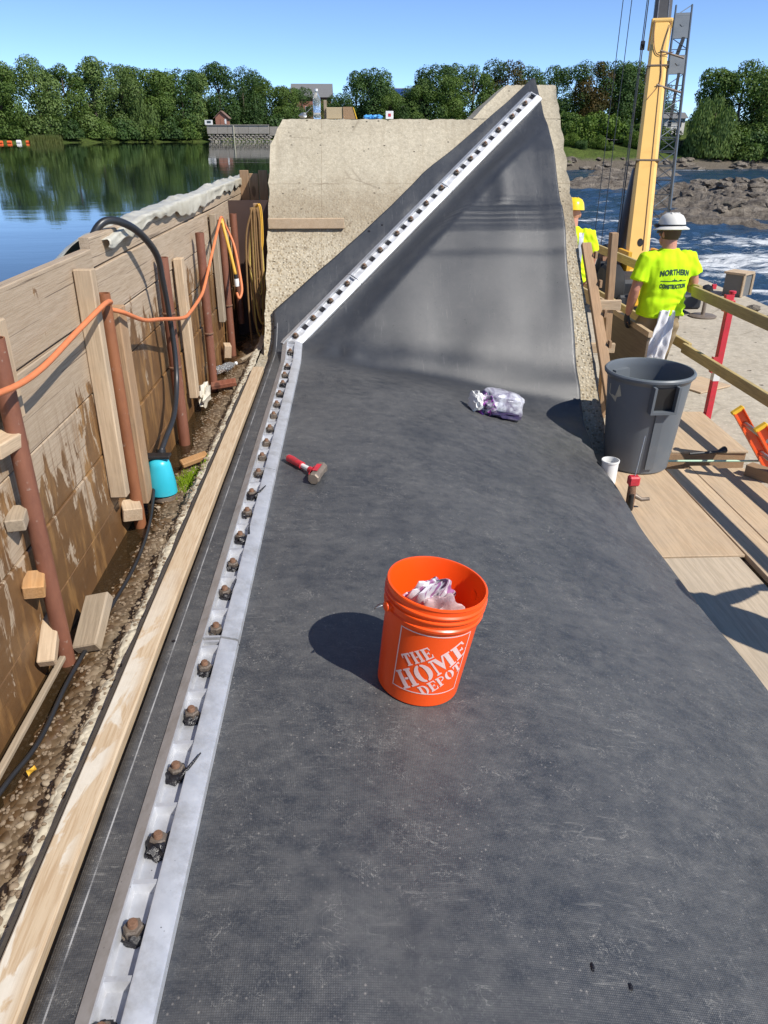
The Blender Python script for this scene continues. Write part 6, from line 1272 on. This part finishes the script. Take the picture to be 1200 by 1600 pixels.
# ================================================================== TREES
def tree_proto(kind, seed, H, Wd, leaf, mats, dense=1.0, droop=0.0, low=0.08, nl=26):
    r = random.Random(seed); lobes = []
    for k in range(nl):
        z = r.uniform(low, 0.93); env = Wd * 0.5 * pw(z, [(0.0, 0.75), (0.15, 0.95), (0.40, 1.05), (0.65, 1.0), (0.85, 0.78), (1.0, 0.4)]); a = r.uniform(0, 6.283); q = math.sqrt(r.uniform(0.08, 1)) * env * 0.80
        lobes.append((V((q * math.cos(a), q * math.sin(a), z * H)), r.uniform(0.14, 0.27) * Wd * (1.05 - 0.25 * z)))
    lobes.append((V((r.uniform(-.4, .4), 0, H * 0.93)), Wd * 0.13)); mb = MB(); vs = mb.v; fs = mb.f
    for c, rad in lobes:
        n = int(dense * 430 * (rad / (0.19 * Wd)) ** 2)
        for i in range(n):
            d = V((r.gauss(0, 1), r.gauss(0, 1), r.gauss(0.15, 1))).normalized(); p = c + d * rad * (0.78 + 0.34 * r.random()) + V((0, 0, -droop * rad * r.random() * 1.6))
            if p.z < 0.2: continue
            nrm = (d + V((r.uniform(-1, 1), r.uniform(-1, 1), r.uniform(-0.6, 1))) * 0.75).normalized(); a = nrm.orthogonal().normalized(); a = (M.Rotation(r.uniform(0, 6.28), 3, nrm) @ a); b = nrm.cross(a); s = leaf * r.uniform(0.55, 1.25); e = s * r.uniform(0.5, 0.9)
            if droop: b = V((0, 0, -1)); a = b.cross(nrm).normalized() if abs(nrm.z) < 0.95 else V((1, 0, 0)); s, e = s * 0.45, s * 1.3
            k0 = len(vs); vs += [p - a * s * 0.5, p - b * e * 0.5 + a * s * 0.1, p + a * s * 0.5, p + b * e * 0.5]; fs.append((k0, k0 + 1, k0 + 2, k0 + 3))
    mb.m = [0] * len(fs); me = bpy.data.meshes.new('crown'); me.from_pydata([tuple(p) for p in vs], [], fs); me.materials.append(MAT[mats]); me.update()
    tb = MB(); tb.tube([(0, 0, -0.8), (0.1, 0, H * 0.25), (0.0, 0.1, H * 0.55), (0.1, 0, H * 0.85)], [0.034 * H, 0.024 * H, 0.015 * H, 0.005 * H], 8)
    for c, rad in lobes[::3]: h = min(c.z * 0.7, H * 0.6); tb.tube([(0.05, 0, h), V((0.05, 0, h)).lerp(c, 0.55) + V((0, 0, 0.2)), c], [0.011 * H, 0.007 * H, 0.003 * H], 5)
    return me, tb.mesh('trunk', MAT['bark'], smooth=180)
PROTO = {}
for key, args in dict(mid=[(1, 12.5, 9.5, 0.38, 'leaf_mid'), (2, 13, 8, 0.38, 'leaf_mid')], dark=[(3, 12.5, 9.5, 0.37, 'leaf_dark'), (4, 13.2, 8.4, 0.37, 'leaf_dark'), (14, 12.2, 10.5, 0.38, 'leaf_dark')], pale=[(5, 13.2, 7.6, 0.38, 'leaf_pale'), (6, 12.5, 9.4, 0.38, 'leaf_pale')], rust=[(7, 12.5, 9, 0.38, 'leaf_rust')]).items():
    PROTO[key] = [tree_proto(key, *a) for a in args]
PROTO['willow'] = [tree_proto('willow', 8, 11.5, 11, 0.5, 'leaf_pale', 1.3, 0.7, 0.12, 24), tree_proto('willow', 9, 10.5, 10, 0.5, 'leaf_pale', 1.3, 0.6, 0.12, 22)]
PROTO['shrub'] = [tree_proto('shrub', 10, 5.5, 9.5, 0.42, 'leaf_lime', 0.9, 0, 0.05, 22), tree_proto('shrub', 11, 2.6, 6, 0.34, 'leaf_lime', 0.6, 0, 0.05, 14)]
PROTO['low'] = [tree_proto('low', 12, 3.2, 6.5, 0.4, 'leaf_mid', 0.7, 0, 0.02, 16), tree_proto('low', 13, 2.8, 6, 0.4, 'leaf_dark', 0.7, 0, 0.02, 16)]
DESC = dict(mid='mid green rounded', dark='dark green dense', pale='pale green airy', rust='rust tinged', willow='pale drooping', shrub='bright green low', low='low bushy')
NAME = dict(mid='broadleaf_tree', dark='broadleaf_tree', pale='broadleaf_tree', rust='broadleaf_tree', willow='willow_tree', shrub='shrub', low='bush')
ORD = ['first', 'second', 'third', 'fourth', 'fifth', 'sixth', 'seventh', 'eighth', 'ninth', 'tenth', 'eleventh', 'twelfth', 'thirteenth', 'fourteenth', 'fifteenth', 'sixteenth', 'seventeenth', 'eighteenth', 'nineteenth', 'twentieth', 'twenty-first', 'twenty-second', 'twenty-third', 'twenty-fourth']
TN = {}
def plant(kind, x, y, top, label, group, z=None, wide=1.0):
    pr = PROTO[kind]; k = TN.get(kind, 0); TN[kind] = k + 1; cm, tm = pr[k % len(pr)]
    z0 = bank_z(x, y) - 0.1 if z is None else z; H0 = max(v.co.z for v in cm.vertices) if (cm.name not in TN) else TN[cm.name]; TN[cm.name] = H0
    s = (top - z0) / H0; t = thing(NAME[kind], label, 'shrub' if kind in ('shrub', 'low') else 'tree', (x, y, z0), group, (0, 0, rnd.uniform(0, 6.28))); t.scale = (s * wide, s * wide, s)
    for nm, me in (('crown', cm), ('trunk', tm)): o = bpy.data.objects.new(nm, me); COL.objects.link(o); o.parent = t
def topz(v, y): return 1.6 + y * (214 - v) * 0.795 / 1155
def row(lst, group, where):
    lst = sorted(lst, key=lambda q: q[1] / q[2])
    for i, (kind, x, y, top, *wd) in enumerate(lst): plant(kind, x, y, top, '%s %s from the left %s' % (ORD[i], DESC[kind] + (' shrub' if kind in ('shrub', 'low') else ' tree'), where), group, None, wd[0] if wd else 1.0)
left = [('mid', -70, 131, 12.0), ('pale', -63, 134, 12.5), ('mid', -57, 140, 12.6), ('pale', -53.5, 147, 14.2), ('mid', -52, 157, 13.6), ('pale', -47.5, 159, 14.8, 1.05), ('pale', -44, 166, 14.4), ('willow', -41.5, 168, 12.2), ('mid', -38, 170, 13.8), ('dark', -34.5, 175, 14.2), ('pale', -31.5, 177, 13.4), ('dark', -28.0, 182, 15.8), ('dark', -23.5, 187, 15.6), ('mid', -19, 191, 13.2), ('mid', -14.5, 190, 12.0)]
row(left, 'front row of trees on the far lake shore', 'in the front row along the lake')
back = [('dark', -67, 142, 12.0), ('mid', -60, 149, 12.8), ('dark', -55.5, 158, 13.2), ('dark', -50, 169, 14.4), ('mid', -45, 176, 14.8), ('dark', -39.5, 181, 13.8), ('dark', -34, 187, 14.6), ('dark', -28.5, 193, 15.2), ('dark', -22, 198, 14.8), ('rust', -15.5, 198, 11.8), ('dark', -11.5, 204, 12.4)]
row(back, 'second row of trees behind the lake shore', 'in the second row behind the lake')
under = [('low', -56.5, 139.5, 4.2), ('low', -50.5, 150, 4.6), ('low', -47.5, 157, 5.0), ('low', -44.0, 162.5, 5.0), ('low', -40.5, 165.5, 4.6), ('low', -37, 169, 5.4), ('low', -33.5, 172.5, 5.0), ('low', -15, 187.5, 6.5)]
row(under, 'low bushes at the lake edge', 'at the lake edge')
mid = [('dark', -13.0, 192, 9.2), ('mid', -6.0, 206, 9.8), ('dark', -2.0, 188, 10.5), ('dark', 1.5, 196, 15.2), ('dark', 5.2, 193, 15.8), ('dark', 3.4, 203, 14.6), ('mid', 7.6, 201, 11.6), ('dark', 10.8, 199, 11.2), ('mid', 14.4, 198, 11.4), ('mid', 22.0, 190, 14.0), ('mid', 9.0, 189, 11.0), ('dark', 12.4, 190, 12.0), ('mid', 16.0, 190, 13.4), ('dark', 19.5, 192, 16.4), ('dark', 24.0, 196, 16.8), ('mid', 28.2, 193, 16.4), ('dark', 32.5, 197, 18.0), ('rust', 36.5, 196, 17.4), ('dark', 41.5, 198, 16.6)]
row(mid, 'trees beyond the abutment', 'beyond the concrete abutment')
right = [('dark', 46.5, 190, 16.0), ('dark', 50.5, 188, 16.8), ('rust', 54.5, 186, 16.4), ('dark', 58.5, 187, 16.9), ('mid', 62.5, 190, 16.9), ('dark', 66.5, 190, 15.5), ('mid', 70.5, 196, 13.6), ('dark', 75, 200, 13.0)]
row(right, 'trees on the far river bank', 'in the far river bank tree line')
clump = [('willow', 72.2, 163, 9.5, 0.9), ('mid', 75.0, 170, 14.4), ('mid', 79.0, 168, 15.4, 1.1), ('pale', 83.5, 168, 13.4), ('mid', 87.5, 171, 14.6, 1.1), ('pale', 92, 172, 14.0), ('mid', 98, 174, 14.4)]
row(clump, 'big clump of trees right of the crane boom', 'in the clump right of the boom')
shr = [('shrub', 45.2, 168, 2.6), ('shrub', 48.8, 171, 6.2, 0.85), ('shrub', 53.0, 172, 6.6, 0.9), ('low', 47.0, 166, 1.2), ('shrub', 50.5, 166.5, 2.2), ('low', 52.5, 165, 0.8), ('shrub', 58.5, 168, 2.8), ('low', 60.5, 166, 1.6), ('low', 64.5, 166, 1.4), ('low', 46.4, 178, 6.6), ('low', 57.0, 172, 4.0), ('low', 62, 172, 4.6), ('shrub', 66.0, 171, 3.8), ('low', 70.0, 165, 1.8), ('low', 77.5, 161, 2.5), ('low', 82.5, 162, 3.0), ('low', 88, 163, 3.0)]
row(shr, 'shrubs on the far river bank', 'on the far river bank slope')
mb = MB(); r = random.Random(5)
for k in range(2600):
    x = r.uniform(-52.4, -49.0); y = 138 + (x + 52.4) * 1.2 + r.uniform(-0.8, 0.8); h = r.uniform(0.7, 1.5); a = r.uniform(0, 6.3); w_ = 0.05
    b = V((x, y, 0.6)); e = V((math.cos(a), math.sin(a), 0)) * w_; mb.add([b - e, b + e, b + V((r.uniform(-.2, .2), r.uniform(-.2, .2), h))], [(0, 1, 2)])
tag(mb.build('reeds', MAT['reed']), kind='stuff')

# ================================================================== FAR BUILDINGS, FLOAT LINE
rw = thing('retaining_wall', 'grey retaining wall with rubble stone base standing in the lake', 'retaining wall', (-22, 173, 0.3))
x0 = -29.6
for k in range(6): MB().box((x0 + 1.05 + 2.12 * k, 173.4, 2.95), (2.09, 1.0, 1.55), None, 0, 0.03).build('wall_panel', MAT['grey_conc'], rw)
MB().box((-23.3, 173.35, 3.80), (12.9, 1.2, 0.14)).build('coping', MAT['grey_conc'], rw)
for c in range(5):
    for k in range(16):
        MB().blob((x0 + 0.4 + 0.81 * k + 0.4 * (c % 2), 173.15 + rnd.uniform(-.1, .1), 0.45 + 0.36 * c), 0.5, 1, 0.35, 1.5, (0.84, 0.6, 0.40), c * 20 + k).build('stone_block', MAT['grey_conc'], rw, smooth=30)
MB().box((-24.1, 172.8, 2.2), (0.22, 0.12, 3.0)).build('drain_pipe', MAT['label_tan'], rw)
MB().box((-14.0, 176, 2.7), (6.0, 0.6, 1.7)).build('side_wall', MAT['grey_conc'], rw)
ht = thing('brick_hut', 'small red brick hut with gabled roof on the retaining wall', 'hut', (-26.8, 176, 3.7))
mb = MB(); mb.prism([(-28.0, 3.6), (-25.5, 3.6), (-25.5, 5.3), (-26.75, 6.35), (-28.0, 5.3)], 175, 178); mb.build('wall', MAT['brick_red'], ht)
for s in (-1, 1): MB().beam((-26.75 + s * 0.02, 174.8, 6.42), (-26.75 + s * 1.55, 174.8, 5.12), 0.01, 0.01).add([V((-26.75, 174.7, 6.48)), V((-26.75 + s * 1.6, 174.7, 5.12)), V((-26.75 + s * 1.6, 178.3, 5.12)), V((-26.75, 178.3, 6.48)), V((-26.75, 174.7, 6.36)), V((-26.75 + s * 1.6, 174.7, 5.0)), V((-26.75 + s * 1.6, 178.3, 5.0)), V((-26.75, 178.3, 6.36))], [(0, 1, 2, 3), (7, 6, 5, 4), (0, 4, 5, 1), (1, 5, 6, 2), (2, 6, 7, 3)]).build('roof', MAT['roof'], ht)
MB().box((-26.6, 174.96, 4.35), (0.75, 0.08, 1.4)).build('door', MAT['brick_red'], ht); MB().box((-25.95, 174.97, 4.5), (0.35, 0.06, 0.9)).build('window', MAT['white_paint'], ht)
kb = thing('equipment_box', 'small grey equipment box beside the brick hut', 'box', (-29.2, 174, 3.85)); MB().box((-29.2, 173.6, 4.3), (1.5, 0.8, 0.85)).build('case', MAT['white_paint'], kb); MB().box((-29.1, 173.18, 4.35), (0.8, 0.04, 0.4)).build('screen', MAT['glass_dk'], kb)
def house(name, label, x, y, w_, dp, z0, zw, zr, wm, rm, solar=False):
    t = thing(name, label, 'building', (x, y, z0))
    MB().box((x, y, (z0 + zw) / 2), (w_, dp, zw - z0)).build('wall', wm, t)
    mb = MB(); hw = w_ / 2 + 0.5; hd = dp / 2 + 0.5
    mb.add([V((x - hw, y - hd, zw)), V((x + hw, y - hd, zw)), V((x + hw, y + hd, zw)), V((x - hw, y + hd, zw)), V((x - hw, y, zr)), V((x + hw, y, zr))], [(0, 1, 5, 4), (2, 3, 4, 5), (1, 2, 5), (3, 0, 4), (0, 3, 2, 1)]); rf = mb.build('roof', rm, t)
    for k in range(max(2, int(w_ / 2.2))):
        fx = x - w_ / 2 + (k + 0.5) * w_ / max(2, int(w_ / 2.2)); f = MB().box((fx, y - dp / 2 - 0.02, z0 + 0.65 * (zw - z0)), (0.95, 0.06, 1.2)).build('window', MAT['white_paint'], t); MB().box((fx, y - dp / 2 - 0.06, z0 + 0.65 * (zw - z0)), (0.78, 0.03, 1.02)).build('pane', MAT['glass_dk'], f)
    if solar:
        sl = V((0, hd, zr - zw)).normalized(); nn = V((0, -sl.z, sl.y))
        for i in range(8):
            for j in range(2):
                c = V((x - w_ * 0.36 + i * w_ * 0.1, y - hd, zw)) + sl * (0.28 + 0.34 * j + 0.12) * math.hypot(hd, zr - zw) + nn * 0.10
                MB().box(c, (w_ * 0.092, math.hypot(hd, zr - zw) * 0.32, 0.06), frame((0, 0, 0), sl, nn).to_3x3()).build('solar_panel', MAT['solar'], t)
house('solar_house', 'long building with blue solar panels on its roof above the trees', 14.6, 230, 12.5, 10, 5.0, 10.2, 13.4, MAT['grey_conc'], MAT['roof_g'], True)
house('roofed_building', 'building with wide brown roof among trees behind the water bottle', -9.6, 216, 9.5, 9, 3.0, 10.4, 13.6, MAT['brick_red'], MAT['roof_g'])
house('white_shed', 'small pale shed roof among the trees right of the crane boom', 70.5, 181, 4.5, 4, 2.0, 5.2, 6.4, MAT['white_paint'], MAT['roof_g'])
fb = thing('float_line', 'line of orange float barrels on the lake at the far left', 'float line', (-56, 130.5, 0.7))
for k in range(16):
    x = -63.2 + 0.80 * k; y = pw(x, SHL) - 3.2; white = k == 12
    MB().tube([(x - 0.36, y, 0.84), (x - 0.30, y, 0.84), (x + 0.30, y, 0.84), (x + 0.36, y, 0.84)], [0.14, 0.24, 0.24, 0.14] if not white else [0.18, 0.34, 0.34, 0.18], 12).build('float', MAT['white_paint'] if white else MAT['float'], fb, smooth=50)
wl = thing('bank_fence', 'low dark rail fence along the far river bank path', 'fence', (54, 166, -1))
for k in range(14): MB().box((46 + 2.1 * k, pw(46 + 2.1 * k, SHR) + 17.5, bank_z(46 + 2.1 * k, pw(46 + 2.1 * k, SHR) + 17.5) + 0.5), (0.14, 0.14, 1.2)).build('fence_post', MAT['white_paint'] if k % 5 == 2 else MAT['dkmetal'], wl)
mb = MB().tube([(46 + 2.1 * k, pw(46 + 2.1 * k, SHR) + 17.5, bank_z(46 + 2.1 * k, pw(46 + 2.1 * k, SHR) + 17.5) + 0.95) for k in range(14)], 0.07, 6); mb.build('fence_rail', MAT['dkmetal'], wl)
